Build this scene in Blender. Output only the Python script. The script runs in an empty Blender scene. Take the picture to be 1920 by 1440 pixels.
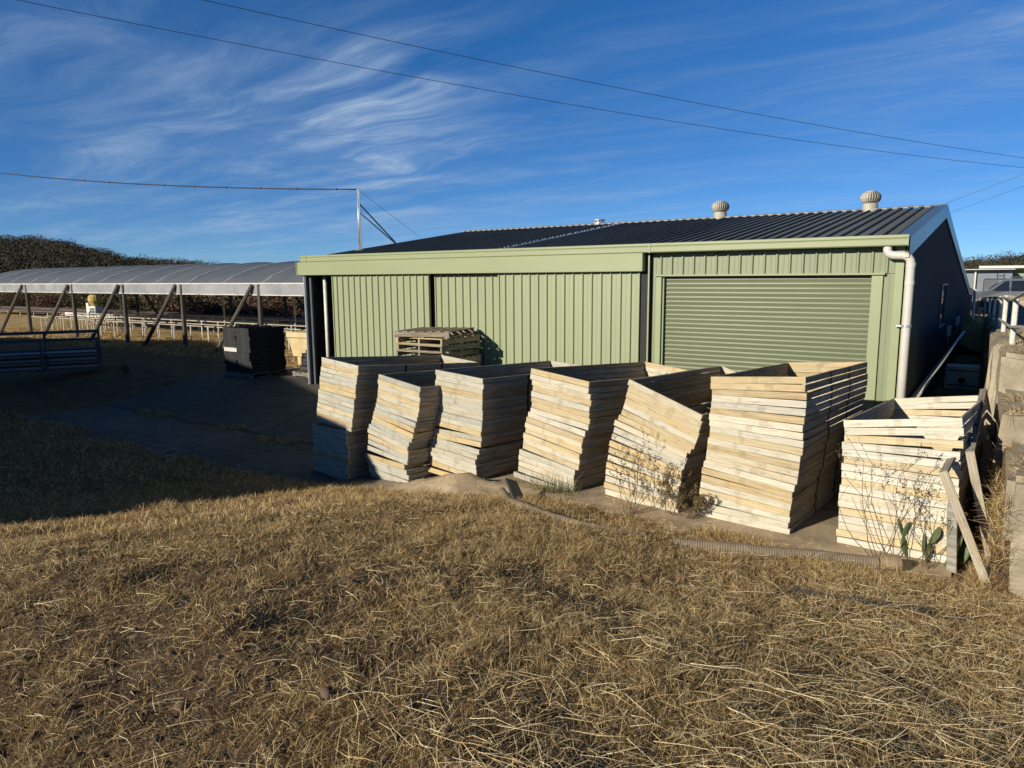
import bpy, bmesh, math, random
import numpy as np
from mathutils import Matrix, Vector
rad = math.radians
random.seed(7); RNG = np.random.default_rng(11)
S = bpy.context.scene
COL = S.collection

# ------------------------------------------------------------------ camera, sky, sun, exposure
CAM = Vector((0, 0, 2.6)); F_PX = 1329.6
YAW, PITCH, ROLL = rad(34.714), rad(8.568), rad(-0.427)
_f = Vector((-math.sin(YAW)*math.cos(PITCH), math.cos(YAW)*math.cos(PITCH), -math.sin(PITCH)))
_r = Vector((math.cos(YAW), math.sin(YAW), 0)); _u = _r.cross(_f)
_r2 = math.cos(ROLL)*_r + math.sin(ROLL)*_u; _u2 = -math.sin(ROLL)*_r + math.cos(ROLL)*_u
cd = bpy.data.cameras.new("camera"); cam = bpy.data.objects.new("camera", cd); COL.objects.link(cam)
cam.matrix_world = Matrix(((_r2.x, _u2.x, -_f.x, CAM.x), (_r2.y, _u2.y, -_f.y, CAM.y), (_r2.z, _u2.z, -_f.z, CAM.z), (0, 0, 0, 1)))
cd.sensor_width = 36; cd.lens = F_PX/1920*36; cd.clip_start = 0.05; cd.clip_end = 6000
S.camera = cam
SUN_AZ = rad(18.3); SUN_EL = rad(20)         # the light travels towards +Y turned 18 deg to +X
sd = bpy.data.lights.new("sun", "SUN"); sd.energy = 5.0; sd.angle = rad(0.5); sd.color = (1.0, 0.93, 0.80)
sun = bpy.data.objects.new("sun", sd); COL.objects.link(sun)
_t = Vector((math.sin(SUN_AZ)*math.cos(SUN_EL), math.cos(SUN_AZ)*math.cos(SUN_EL), -math.sin(SUN_EL)))
sun.rotation_euler = _t.to_track_quat('-Z', 'Y').to_euler()
S.view_settings.view_transform = 'Standard'; S.view_settings.look = 'None'
S.view_settings.gamma = 1.0; S.view_settings.exposure = 0.35
S.render.engine = 'CYCLES'
S.cycles.max_bounces = 5; S.cycles.diffuse_bounces = 2; S.cycles.transparent_max_bounces = 8

class NT:
    """small node-tree helper"""
    def __init__(s, tree): s.t = tree; s.n = tree.nodes; s.l = tree.links
    def new(s, kind, **kw):
        n = s.n.new(kind)
        for k, v in kw.items(): setattr(n, k, v)
        return n
    def put(s, sock, v):
        if isinstance(v, bpy.types.NodeSocket): s.l.new(v, sock)
        else: sock.default_value = v
    def math(s, op, a, b=0.0, c=0.0, clamp=False):
        n = s.new('ShaderNodeMath', operation=op, use_clamp=clamp)
        s.put(n.inputs[0], a); s.put(n.inputs[1], b); s.put(n.inputs[2], c); return n.outputs[0]
    def vmath(s, op, a, b=(0, 0, 0), scale=None):
        n = s.new('ShaderNodeVectorMath', operation=op); s.put(n.inputs[0], a); s.put(n.inputs[1], b)
        if scale is not None: s.put(n.inputs['Scale'], scale)
        return n.outputs['Value'] if op in ('DOT_PRODUCT', 'LENGTH') else n.outputs[0]
    def mix(s, f, a, b, mode='MIX'):
        n = s.new('ShaderNodeMix', data_type='RGBA', blend_type=mode)
        s.put(n.inputs['Factor'], f)
        for k, v in ((6, a), (7, b)):
            s.put(n.inputs[k], (*v, 1) if isinstance(v, tuple) and len(v) == 3 else v)
        return n.outputs[2]
    def noise(s, vec, scale, detail=3, rough=.55, dist=0.0):
        n = s.new('ShaderNodeTexNoise'); s.put(n.inputs['Vector'], vec)
        n.inputs['Scale'].default_value = scale; n.inputs['Detail'].default_value = detail
        n.inputs['Roughness'].default_value = rough; n.inputs['Distortion'].default_value = dist
        return n.outputs[0]
    def ramp(s, f, stops):
        n = s.new('ShaderNodeValToRGB'); s.put(n.inputs[0], f); e = n.color_ramp.elements
        while len(e) < len(stops): e.new(0.5)
        for k, (p, c) in enumerate(stops):
            e[k].position = p; e[k].color = (*c, 1) if isinstance(c, tuple) else (c, c, c, 1)
        return n.outputs[0]
    def scale(s, v, sc):
        n = s.new('ShaderNodeMapping'); s.put(n.inputs['Vector'], v); n.inputs['Scale'].default_value = sc; return n.outputs[0]

W = bpy.data.worlds.new("World"); S.world = W; W.use_nodes = True
def build_sky():
    w = NT(W.node_tree); W.node_tree.nodes.clear()
    sky = w.new('ShaderNodeTexSky', sky_type='NISHITA'); sky.sun_disc = False
    sky.sun_elevation = SUN_EL; sky.sun_rotation = SUN_AZ + math.pi
    sky.altitude = 200; sky.air_density = 0.5; sky.dust_density = 0.0; sky.ozone_density = 6.0
    d = w.new('ShaderNodeTexCoord').outputs['Generated']
    sep = w.new('ShaderNodeSeparateXYZ'); w.put(sep.inputs[0], d)
    zz = w.math('ADD', w.math('MAXIMUM', sep.outputs[2], 0.0), 0.07)
    px = w.math('DIVIDE', sep.outputs[0], zz); py = w.math('DIVIDE', sep.outputs[1], zz)
    cmb = w.new('ShaderNodeCombineXYZ'); w.put(cmb.inputs[0], px); w.put(cmb.inputs[1], py)
    P = cmb.outputs[0]
    rot = w.new('ShaderNodeMapping'); w.put(rot.inputs[0], P); rot.inputs['Rotation'].default_value = (0, 0, rad(28)); rot.inputs['Scale'].default_value = (0.35, 1.25, 1)
    warp = w.new('ShaderNodeTexNoise'); w.put(warp.inputs[0], P); warp.inputs['Scale'].default_value = .9; warp.inputs['Detail'].default_value = 2
    wv = w.vmath('SCALE', w.vmath('SUBTRACT', warp.outputs[1], (.5, .5, .5)), scale=.75)
    Q = w.vmath('ADD', rot.outputs[0], wv)
    fib = w.ramp(w.noise(Q, 2.6, 9, .66, .25), [(.44, 0.0), (.74, 1.0)])
    soft = w.ramp(w.noise(Q, 1.0, 5, .6), [(.38, 0.0), (.70, 1.0)])
    # where the cirrus patches hang, as directions in the sky
    tot = None
    for (ix, iy, sig, amp) in CLOUDS:
        v = (_r2*((ix-960)/F_PX) - _u2*((iy-720)/F_PX) + _f).normalized()
        dt = w.vmath('DOT_PRODUCT', d, tuple(v))
        g = w.math('MULTIPLY', w.math('EXPONENT', w.math('DIVIDE', w.math('SUBTRACT', dt, 1.0), sig*sig)), amp)
        tot = g if tot is None else w.math('ADD', tot, g)
    m = w.math('MULTIPLY', w.math('MULTIPLY', w.math('ADD', w.math('MULTIPLY', fib, .85), .22), soft), w.math('ADD', tot, .05), clamp=True)
    gain = w.mix(w.math('DIVIDE', w.math('SUBTRACT', sep.outputs[2], .02), .30, clamp=True), (.84, .92, .90), (.48, 1.14, 1.34))
    gain = w.mix(w.math('DIVIDE', w.math('SUBTRACT', sep.outputs[2], .42), .25, clamp=True), gain, (.52, .78, .72))
    col = w.mix(m, w.mix(1.0, sky.outputs[0], gain, 'MULTIPLY'), CLOUD_COL)
    bg = w.new('ShaderNodeBackground'); w.put(bg.inputs[0], col); bg.inputs[1].default_value = SKY_STR
    out = w.new('ShaderNodeOutputWorld'); w.l.new(bg.outputs[0], out.inputs[0])
CLOUDS = [(700, 200, .075, 1.5), (560, 285, .10, .95), (230, 105, .10, .32), (60, 80, .08, .32), (800, 62, .09, .22), (1650, 175, .07, .35),
          (1880, 40, .06, .45), (1000, 370, .16, .45), (800, 300, .09, .45), (160, 360, .05, .4), (480, 430, .05, .4), (1850, 240, .12, .30), (1300, 260, .14, .25), (120, 440, .07, .4)]
SKY_SAT = 1.25; SKY_STR = 0.08; CLOUD_COL = (3.9, 5.2, 6.9)
build_sky()

# ------------------------------------------------------------------ helpers: photo ray, meshes, tags
def ray(x, y): return _r2*((x-960)/F_PX) - _u2*((y-720)/F_PX) + _f
def onY(x, y, Y): r = ray(x, y); return CAM + r*(Y/r.y)
def onZ(x, y, z): r = ray(x, y); return CAM + r*((z-CAM.z)/r.z)
def sstep(a, b, x):
    t = np.clip((np.asarray(x, float)-a)/(b-a), 0, 1); return t*t*(3-2*t)

class MB:
    """collects faces; build() links them as ONE mesh object"""
    def __init__(s): s.v = []; s.f = []
    def add(s, vs, fs):
        b = len(s.v); s.v += [tuple(p) for p in vs]; s.f += [tuple(i+b for i in q) for q in fs]; return s
    def box(s, c, size, rot=None):
        hx, hy, hz = size[0]/2, size[1]/2, size[2]/2
        pts = [Vector((x, y, z)) for x in (-hx, hx) for y in (-hy, hy) for z in (-hz, hz)]
        if rot is not None: pts = [rot @ p for p in pts]
        c = Vector(c)
        return s.add([p+c for p in pts], [(0, 1, 3, 2), (4, 6, 7, 5), (0, 4, 5, 1), (2, 3, 7, 6), (0, 2, 6, 4), (1, 5, 7, 3)])
    def cbox(s, c, size, ch=.004, rot=None):
        """box with chamfered long edges all round"""
        bm = bmesh.new(); bmesh.ops.create_cube(bm, size=1)
        for v in bm.verts: v.co = Vector((v.co.x*size[0], v.co.y*size[1], v.co.z*size[2]))
        bmesh.ops.bevel(bm, geom=list(bm.edges), offset=ch, segments=1, affect='EDGES')
        bm.verts.ensure_lookup_table(); c = Vector(c)
        vs = [(rot @ v.co if rot is not None else v.co)+c for v in bm.verts]
        fs = [[v.index for v in f.verts] for f in bm.faces]; bm.free(); return s.add(vs, fs)
    def beam(s, a, b, w, h, up=(0, 0, 1)):
        a, b = Vector(a), Vector(b); d = b-a; y = d.normalized(); x = y.cross(Vector(up))
        if x.length < 1e-4: x = Vector((1, 0, 0))
        x.normalize(); z = x.cross(y)
        return s.box((a+b)/2, (w, d.length, h), Matrix((x, y, z)).transposed())
    def tube(s, pts, r, n=8, caps=True):
        pts = [Vector(p) for p in pts]; rs = r if isinstance(r, (list, tuple)) else [r]*len(pts); vs = []; fs = []
        ref = None
        for i, p in enumerate(pts):
            d = (pts[min(i+1, len(pts)-1)]-pts[max(i-1, 0)]).normalized()
            if ref is None: ref = Vector((0, 0, 1)) if abs(d.z) < .9 else Vector((1, 0, 0))
            x = ref - d*ref.dot(d)
            if x.length < 1e-4: x = d.orthogonal()
            x.normalize(); y = d.cross(x); ref = x
            for k in range(n):
                a = 2*math.pi*k/n; vs.append(p + (x*math.cos(a)+y*math.sin(a))*rs[i])
        for i in range(len(pts)-1):
            for k in range(n):
                fs.append((i*n+k, i*n+(k+1) % n, (i+1)*n+(k+1) % n, (i+1)*n+k))
        if caps: fs += [tuple(reversed(range(n))), tuple((len(pts)-1)*n+k for k in range(n))]
        return s.add(vs, fs)
    def lathe(s, prof, c, n=24):
        c = Vector(c); vs = []; fs = []
        for (r, z) in prof:
            for k in range(n):
                a = 2*math.pi*k/n; vs.append(c+Vector((r*math.cos(a), r*math.sin(a), z)))
        for i in range(len(prof)-1):
            for k in range(n): fs.append((i*n+k, i*n+(k+1) % n, (i+1)*n+(k+1) % n, (i+1)*n+k))
        fs += [tuple(reversed(range(n))), tuple((len(prof)-1)*n+k for k in range(n))]
        return s.add(vs, fs)
    def strip(s, A, B):
        """a sheet between two polylines of the same count"""
        n = len(A); return s.add(list(A)+list(B), [(i, i+1, n+i+1, n+i) for i in range(n-1)])
    def build(s, name, m, parent=None, smooth=False):
        me = bpy.data.meshes.new(name); me.from_pydata(s.v, [], s.f); me.update()
        return link(name, me, m, parent, smooth)
def link(name, me, m, parent=None, smooth=False):
    if m is not None: me.materials.append(m)
    if smooth: me.polygons.foreach_set('use_smooth', [True]*len(me.polygons))
    o = bpy.data.objects.new(name, me); COL.objects.link(o)
    if parent is not None: o.parent = parent
    return o
def np_mesh(name, V, Fq, m, parent=None, smooth=False):
    """fast mesh from numpy arrays: V (n,3), Fq (k,3 or 4)"""
    me = bpy.data.meshes.new(name); k = Fq.shape[1]
    me.vertices.add(len(V)); me.vertices.foreach_set('co', V.astype(np.float32).ravel())
    me.loops.add(Fq.size); me.loops.foreach_set('vertex_index', Fq.astype(np.int32).ravel())
    me.polygons.add(len(Fq)); me.polygons.foreach_set('loop_start', np.arange(len(Fq), dtype=np.int32)*k)
    me.update(calc_edges=True); me.validate()
    return link(name, me, m, parent, smooth)
def tag(o, label=None, cat=None, group=None, kind=None):
    for k, v in (('label', label), ('category', cat), ('group', group), ('kind', kind)):
        if v: o[k] = v
    return o
def empty(name, loc, rz=0, label=None, cat=None, group=None):
    o = bpy.data.objects.new(name, None); COL.objects.link(o); o.location = loc; o.rotation_euler = (0, 0, rz)
    o.empty_display_size = .2
    return tag(o, label, cat, group)
def copy_tree(o, parent=None):
    c = o.copy(); COL.objects.link(c); c.parent = parent
    for ch in list(o.children): copy_tree(ch, c)
    return c

# ------------------------------------------------------------------ materials
def mat(name, col, rough=.7, var=.25, nscale=3.0, stretch=(1, 1, 1), metal=0.0, spec=.4, bump=0.0, bscale=40, dirt=None, dirt_amt=.5, dscale=1.2, coord='Object'):
    m = bpy.data.materials.new(name); m.use_nodes = True; w = NT(m.node_tree)
    b = w.n['Principled BSDF']; tc = w.new('ShaderNodeTexCoord').outputs[coord]
    v = w.scale(tc, stretch)
    n = w.noise(v, nscale, 5, .6)
    c = w.mix(w.ramp(n, [(.3, 0.0), (.7, 1.0)]), tuple(x*(1-var) for x in col), tuple(min(1, x*(1+var)) for x in col))
    if dirt:
        dn = w.ramp(w.noise(v, dscale, 6, .65, .3), [(.48, 0.0), (.72, 1.0)])
        c = w.mix(w.math('MULTIPLY', dn, dirt_amt), c, dirt)
    w.put(b.inputs['Base Color'], c); b.inputs['Roughness'].default_value = rough; b.inputs['Metallic'].default_value = metal
    b.inputs['Specular IOR Level'].default_value = spec
    if bump:
        bn = w.new('ShaderNodeBump'); bn.inputs['Strength'].default_value = bump; bn.inputs['Distance'].default_value = .02
        w.put(bn.inputs['Height'], w.noise(v, bscale, 4, .6)); w.l.new(bn.outputs[0], b.inputs['Normal'])
    return m
def wood_mat(name, knots=True):
    """painted/raw timber board; the colour of each board comes from the object"""
    m = bpy.data.materials.new(name); m.use_nodes = True; w = NT(m.node_tree); b = w.n['Principled BSDF']
    oi = w.new('ShaderNodeObjectInfo'); tc = w.new('ShaderNodeTexCoord').outputs['Object']
    off = w.vmath('SCALE', (7.3, 3.1, 5.7), scale=w.math('MULTIPLY', oi.outputs['Random'], 9.0))
    v = w.vmath('ADD', tc, off)
    grain = w.noise(w.scale(v, (1.5, 1.5, 60)), 2.2, 6, .65, .2)
    blot = w.ramp(w.noise(w.scale(v, (1.2, 1.2, 26)), 1.8, 5, .62), [(.40, 0.0), (.60, 1.0)])
    base = oi.outputs['Color']
    grey = w.mix(.62, base, (.50, .47, .385))
    c = w.mix(blot, base, grey)
    c = w.mix(w.ramp(grain, [(.36, .70), (.60, 0.0)]), c, w.mix(.55, base, (.12, .075, .035)))
    sp = w.ramp(w.noise(v, 30, 4, .7), [(.60, 0.0), (.74, .55)])
    c = w.mix(sp, c, (.10, .075, .05))
    stain = w.ramp(w.noise(w.scale(v, (2.2, 2.2, 5)), 2.0, 5, .7), [(.54, 0.0), (.76, .55)])
    c = w.mix(stain, c, (.13, .12, .10))
    # spliced block near the middle of a board
    sx = w.new('ShaderNodeSeparateXYZ'); w.put(sx.inputs[0], tc)
    x0 = w.math('SUBTRACT', w.math('MULTIPLY', oi.outputs['Random'], .34), .20)
    dx = w.math('ABSOLUTE', w.math('SUBTRACT', sx.outputs[0], x0))
    pm = w.math('MULTIPLY', w.math('LESS_THAN', dx, w.math('ADD', .018, w.math('MULTIPLY', oi.outputs['Random'], .03))), .26)
    c = w.mix(w.math('MULTIPLY', pm, w.math('ADD', .35, w.noise(v, 22, 3))), c, (.20, .13, .06))
    w.put(b.inputs['Base Color'], c); b.inputs['Roughness'].default_value = .85; b.inputs['Specular IOR Level'].default_value = .2
    bn = w.new('ShaderNodeBump'); bn.inputs['Strength'].default_value = .5; bn.inputs['Distance'].default_value = .006
    w.put(bn.inputs['Height'], grain); w.l.new(bn.outputs[0], b.inputs['Normal'])
    return m
def island_mat(name, stops, rough=.9, trans=0.0):
    """leaves or blades: each separate piece takes its own tone"""
    m = bpy.data.materials.new(name); m.use_nodes = True; w = NT(m.node_tree); b = w.n['Principled BSDF']
    g = w.new('ShaderNodeNewGeometry').outputs['Random Per Island']
    c = w.ramp(g, stops); w.put(b.inputs['Base Color'], c); b.inputs['Roughness'].default_value = rough; b.inputs['Specular IOR Level'].default_value = .15
    if trans:
        tr = w.new('ShaderNodeBsdfTranslucent'); w.put(tr.inputs[0], c)
        mx = w.new('ShaderNodeMixShader'); mx.inputs[0].default_value = trans
        w.l.new(b.outputs[0], mx.inputs[1]); w.l.new(tr.outputs[0], mx.inputs[2]); w.l.new(mx.outputs[0], w.n['Material Output'].inputs[0])
    return m

def tone_mat(name, stops):
    """far trees: every crown has a tone of its own, leaves vary a little round it"""
    m = bpy.data.materials.new(name); m.use_nodes = True; w = NT(m.node_tree); b = w.n['Principled BSDF']
    at = w.new('ShaderNodeAttribute'); at.attribute_name = 'tone'
    g = w.new('ShaderNodeNewGeometry').outputs['Random Per Island']
    f = w.math('ADD', w.math('MULTIPLY', at.outputs['Fac'], .7), w.math('MULTIPLY', g, .3))
    w.put(b.inputs['Base Color'], w.ramp(f, stops)); b.inputs['Roughness'].default_value = .9; b.inputs['Specular IOR Level'].default_value = .1
    return m
M = {}
GREEN = (.262, .290, .165)
M['green'] = mat('green_sheet', GREEN, .42, .05, 1.2, spec=.4, dirt=(.23, .23, .13), dirt_amt=.30, dscale=.8, stretch=(3, 3, .5))
M['green_dark'] = mat('green_sheet_darker', (.198, .222, .125), .42, .07, 1.2, spec=.4, dirt=(.19, .185, .11), dirt_amt=.35, dscale=.9, stretch=(3, 3, .5))  # darker green for the wall above and beside the roller door
M['green_trim'] = mat('green_trim', (.262, .288, .155), .42, .05, 1.0, spec=.4, dirt=(.24, .235, .14), dirt_amt=.35, dscale=1.5, stretch=(.6, 1, 3))
M['roller'] = mat('green_roller', (.125, .142, .076), .33, .06, 1.0, spec=.45, dirt=(.22, .2, .12), dirt_amt=.25, dscale=1.1, stretch=(.4, 1, 4))
M['roof'] = mat('dark_grey_sheet', (.105, .110, .104), .7, .18, .7, spec=.12, dirt=(.15, .155, .15), dirt_amt=.4, dscale=.5, stretch=(1, .25, 1))
M['barge'] = mat('blue_grey_flashing', (.10, .13, .15), .32, .1, 1.0, spec=.6, metal=.3)
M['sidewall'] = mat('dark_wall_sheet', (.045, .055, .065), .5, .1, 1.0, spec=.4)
M['ridge'] = mat('pale_ridge_flashing', (.24, .24, .235), .5, .12, 2.0, spec=.4)
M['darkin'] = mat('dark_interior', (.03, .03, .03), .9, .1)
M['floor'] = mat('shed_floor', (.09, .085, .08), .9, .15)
M['steel'] = mat('galvanised_steel', (.42, .43, .43), .45, .15, 6.0, metal=.6, spec=.5)
M['darksteel'] = mat('dark_steel', (.06, .065, .075), .5, .15, 5.0, spec=.5)
M['pvc'] = mat('white_pvc', (.54, .51, .44), .4, .06, 2.0, spec=.5, dirt=(.35, .31, .24), dirt_amt=.35, dscale=2.5)
M['vent'] = mat('weathered_vent', (.40, .37, .30), .55, .15, 6.0, spec=.4, dirt=(.22, .2, .15), dirt_amt=.5, dscale=4)
M['wood'] = wood_mat('timber_board')
M['pallet'] = wood_mat('pallet_timber')
M['bracket'] = mat('dark_bracket', (.02, .018, .016), .7, .3, 20)
M['concrete'] = mat('old_concrete', (.30, .25, .185), .95, .22, 5.0, bump=.7, bscale=30, dirt=(.16, .125, .085), dirt_amt=.6, dscale=1.6, spec=.2)
M['stone'] = mat('wall_concrete', (.34, .285, .20), .95, .2, 4.0, bump=.9, bscale=16, dirt=(.15, .12, .08), dirt_amt=.6, dscale=2.5, spec=.2)
M['pole'] = mat('weathered_pole', (.085, .075, .06), .9, .25, 4.0, stretch=(1, 1, .3))
M['whitepipe'] = mat('white_painted_pipe', (.62, .59, .50), .5, .1, 6.0, dirt=(.3, .22, .14), dirt_amt=.5, dscale=5)
M['bench'] = mat('bench_pipe', (.40, .35, .27), .6, .2, 5.0)
M['rust'] = mat('rusty_rail', (.10, .065, .045), .8, .3, 4.0)
M['black_plastic'] = mat('black_tray_plastic', (.022, .022, .022), .6, .25, 8.0, spec=.4, dirt=(.09, .09, .08), dirt_amt=.5, dscale=3)
M['white_plastic'] = mat('white_tray_plastic', (.62, .6, .52), .5, .08, 4)
M['cream'] = mat('cream_bin_plastic', (.55, .43, .23), .5, .12, 2.5, dirt=(.30, .2, .1), dirt_amt=.4, dscale=3)
M['hose'] = mat('dusty_hose', (.19, .145, .095), .7, .18, 10.0, dirt=(.17, .125, .08), dirt_amt=.5, dscale=4)
M['hose_cap'] = mat('hose_coupling', (.25, .185, .105), .5, .15, 10)
M['slate'] = mat('dark_slate', (.05, .05, .05), .8, .25, 8)
M['cable'] = mat('black_cable', (.02, .02, .025), .6, .1)
M['glass'] = mat('dark_glass', (.012, .014, .016), .08, .1, spec=.6)
M['carpaint'] = mat('grey_car_paint', (.07, .08, .09), .28, .05, spec=.6)
M['tyre'] = mat('tyre_rubber', (.02, .02, .02), .85, .1)
M['container'] = mat('grey_blue_steel', (.15, .175, .20), .5, .1, 1.0)
M['cactus'] = mat('cactus_skin', (.085, .12, .045), .6, .3, 12.0, dirt=(.16, .13, .06), dirt_amt=.4, dscale=8)
M['bark'] = mat('dry_stem', (.11, .075, .045), .9, .25, 8)
M['brass'] = mat('straw_bundle', (.42, .30, .10), .8, .2, 4)
def film_mat(nm, c0, c1):
    m = bpy.data.materials.new(nm); m.use_nodes = True; w = NT(m.node_tree); b = w.n['Principled BSDF']
    tc = w.new('ShaderNodeTexCoord').outputs['Object']
    n = w.noise(w.scale(tc, (1, .3, .6)), 1.3, 5, .6, .4)
    c = w.mix(w.ramp(n, [(.35, 0.0), (.7, 1.0)]), c0, c1)
    w.put(b.inputs['Base Color'], c); b.inputs['Roughness'].default_value = .45
    tr = w.new('ShaderNodeBsdfTranslucent'); w.put(tr.inputs[0], c)
    mx = w.new('ShaderNodeMixShader'); mx.inputs[0].default_value = .3
    w.l.new(b.outputs[0], mx.inputs[1]); w.l.new(tr.outputs[0], mx.inputs[2]); w.l.new(mx.outputs[0], w.n['Material Output'].inputs[0])
    return m
M['film'] = film_mat('greenhouse_film', (.145, .16, .18), (.20, .215, .23))
M['flap'] = film_mat('greenhouse_flap', (.30, .31, .32), (.44, .45, .45))
def ground_mat():
    m = bpy.data.materials.new('dry_soil'); m.use_nodes = True; w = NT(m.node_tree); b = w.n['Principled BSDF']
    p = w.new('ShaderNodeNewGeometry').outputs['Position']
    big = w.noise(p, .55, 4, .6, .3); mid = w.noise(p, 3.2, 5, .65); fine = w.noise(p, 34, 5, .7); tiny = w.noise(p, 110, 3, .7)
    c = w.ramp(fine, [(.25, (.05, .032, .02)), (.50, (.14, .088, .052)), (.75, (.27, .185, .10))])
    c = w.mix(w.ramp(mid, [(.42, 0.0), (.68, .55)]), c, (.34, .235, .11))
    c = w.mix(w.ramp(big, [(.45, 0.0), (.62, .45)]), c, (.12, .075, .048))
    c = w.mix(w.ramp(tiny, [(.56, 0.0), (.72, .65)]), c, (.50, .37, .19))
    # far paddocks: dry straw colour
    sp = w.new('ShaderNodeSeparateXYZ'); w.put(sp.inputs[0], p)
    far = w.ramp(w.math('DIVIDE', w.math('SUBTRACT', sp.outputs[1], 13.2), 2.0, clamp=True), [(0, 0.0), (1, 1.0)])
    straw = w.ramp(w.noise(p, 2.6, 6, .7), [(.3, (.20, .125, .055)), (.5, (.42, .29, .125)), (.7, (.60, .45, .22))])
    c = w.mix(far, c, straw)
    w.put(b.inputs['Base Color'], c); b.inputs['Roughness'].default_value = .97; b.inputs['Specular IOR Level'].default_value = .1
    bn = w.new('ShaderNodeBump'); bn.inputs['Strength'].default_value = .9; bn.inputs['Distance'].default_value = .03
    w.put(bn.inputs['Height'], w.math('ADD', fine, w.math('MULTIPLY', tiny, .4))); w.l.new(bn.outputs[0], b.inputs['Normal'])
    return m
M['ground'] = ground_mat()
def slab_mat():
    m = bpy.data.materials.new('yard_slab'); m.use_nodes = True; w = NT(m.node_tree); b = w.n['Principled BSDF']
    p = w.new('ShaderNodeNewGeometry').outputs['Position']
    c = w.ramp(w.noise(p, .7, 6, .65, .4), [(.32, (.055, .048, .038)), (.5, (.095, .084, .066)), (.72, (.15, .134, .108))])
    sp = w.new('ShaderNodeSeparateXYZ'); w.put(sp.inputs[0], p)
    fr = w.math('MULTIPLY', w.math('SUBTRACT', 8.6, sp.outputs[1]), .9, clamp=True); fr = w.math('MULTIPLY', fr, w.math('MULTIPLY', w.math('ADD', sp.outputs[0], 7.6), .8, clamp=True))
    sunlit_dust = w.ramp(w.noise(p, 2.2, 6, .7), [(.3, (.25, .175, .10)), (.55, (.40, .30, .185)), (.75, (.50, .40, .27))])  # dust plus sunlight painted into the front strip; shaded yard stays dark
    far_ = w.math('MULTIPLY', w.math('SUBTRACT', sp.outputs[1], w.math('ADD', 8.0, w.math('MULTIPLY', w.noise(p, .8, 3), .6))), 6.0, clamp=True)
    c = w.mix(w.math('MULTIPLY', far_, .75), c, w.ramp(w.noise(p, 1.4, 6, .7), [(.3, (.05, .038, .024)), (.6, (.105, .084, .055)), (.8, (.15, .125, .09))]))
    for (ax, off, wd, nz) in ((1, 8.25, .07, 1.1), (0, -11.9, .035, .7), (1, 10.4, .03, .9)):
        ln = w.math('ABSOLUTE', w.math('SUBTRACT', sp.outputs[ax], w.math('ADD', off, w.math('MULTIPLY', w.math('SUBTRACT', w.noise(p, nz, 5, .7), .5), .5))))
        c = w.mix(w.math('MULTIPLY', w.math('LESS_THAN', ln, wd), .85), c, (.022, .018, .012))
    c = w.mix(fr, c, sunlit_dust)
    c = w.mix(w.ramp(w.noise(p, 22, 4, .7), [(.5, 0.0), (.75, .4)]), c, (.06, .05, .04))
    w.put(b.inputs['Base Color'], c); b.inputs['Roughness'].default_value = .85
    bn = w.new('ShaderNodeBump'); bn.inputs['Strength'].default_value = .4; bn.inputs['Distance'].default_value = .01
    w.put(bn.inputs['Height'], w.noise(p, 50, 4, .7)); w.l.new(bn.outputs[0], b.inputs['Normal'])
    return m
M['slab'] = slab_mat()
M['dry_grass'] = island_mat('dry_grass', [(0, (.10, .056, .026)), (.32, (.31, .19, .083)), (.62, (.55, .38, .165)), (.88, (.73, .56, .28)), (1, (.83, .70, .42))], trans=.32)
M['straw'] = island_mat('loose_straw', [(0, (.48, .34, .16)), (.5, (.66, .51, .27)), (1, (.80, .68, .42))])
M['clod'] = mat('soil_clod', (.115, .078, .052), .97, .4, 14, bump=.8, bscale=40, coord='Generated')
M['green_grass'] = island_mat('green_grass', [(0, (.05, .075, .02)), (.5, (.11, .14, .05)), (1, (.26, .22, .10))], trans=.25)
M['weed'] = island_mat('seedy_weed', [(0, (.05, .065, .025)), (.4, (.13, .095, .045)), (1, (.26, .18, .09))], trans=.2)
M['bush'] = island_mat('scrub_leaves', [(0, (.028, .034, .014)), (.45, (.065, .075, .030)), (.8, (.11, .10, .045)), (1, (.16, .12, .06))], trans=.15)
M['bush_brown'] = island_mat('brown_scrub', [(0, (.045, .027, .018)), (.6, (.12, .07, .045)), (1, (.20, .125, .08))], trans=.1)
M['hilltree'] = tone_mat('hill_tree_leaves', [(.1, (.022, .023, .015)), (.4, (.042, .040, .026)), (.65, (.066, .057, .038)), (.95, (.10, .08, .053))])
M['hill'] = mat('hill_soil', (.06, .048, .032), .95, .3, .05)
#BODY
NBX, NBY, NBZ = -10.8, -1.5, 3.7
# ------------------------------------------------------------------ ground, yard slab
def vnoise(x, y, sc, seed=0):
    """smooth value noise, 0..1"""
    x = np.asarray(x, float)*sc; y = np.asarray(y, float)*sc
    i = np.floor(x).astype(np.int64); j = np.floor(y).astype(np.int64); u = x-i; v = y-j
    u = u*u*(3-2*u); v = v*v*(3-2*v)
    def h(a, b):
        n = (a*374761393 + b*668265263 + seed*974711) & 0x7fffffff
        n = ((n ^ (n >> 13))*1274126177) & 0x7fffffff
        return ((n ^ (n >> 16)) & 0xffff)/65535.0
    return (h(i, j)*(1-u)+h(i+1, j)*u)*(1-v) + (h(i, j+1)*(1-u)+h(i+1, j+1)*u)*v
def base_z(x, y):
    x = np.asarray(x, float); y = np.asarray(y, float)
    return -.42*np.clip((-4.5-x)/3.6, 0, 1)*(1-sstep(7.8, 11, y))
def mound_t(x, y):
    x = np.asarray(x, float); y = np.asarray(y, float)
    edge = 6.78 + .55*(vnoise(x, y, 1.0, 3)-.5)
    t = np.clip((edge-y)/5.05, 0, 1)
    return t*(1-.62*sstep(3.2, 10, -x))
def terrace_edge(y): return np.interp(y, [6.8, 8.2, 10, 38, 60], [.16, .06, .02, -.70, -1.2])
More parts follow.
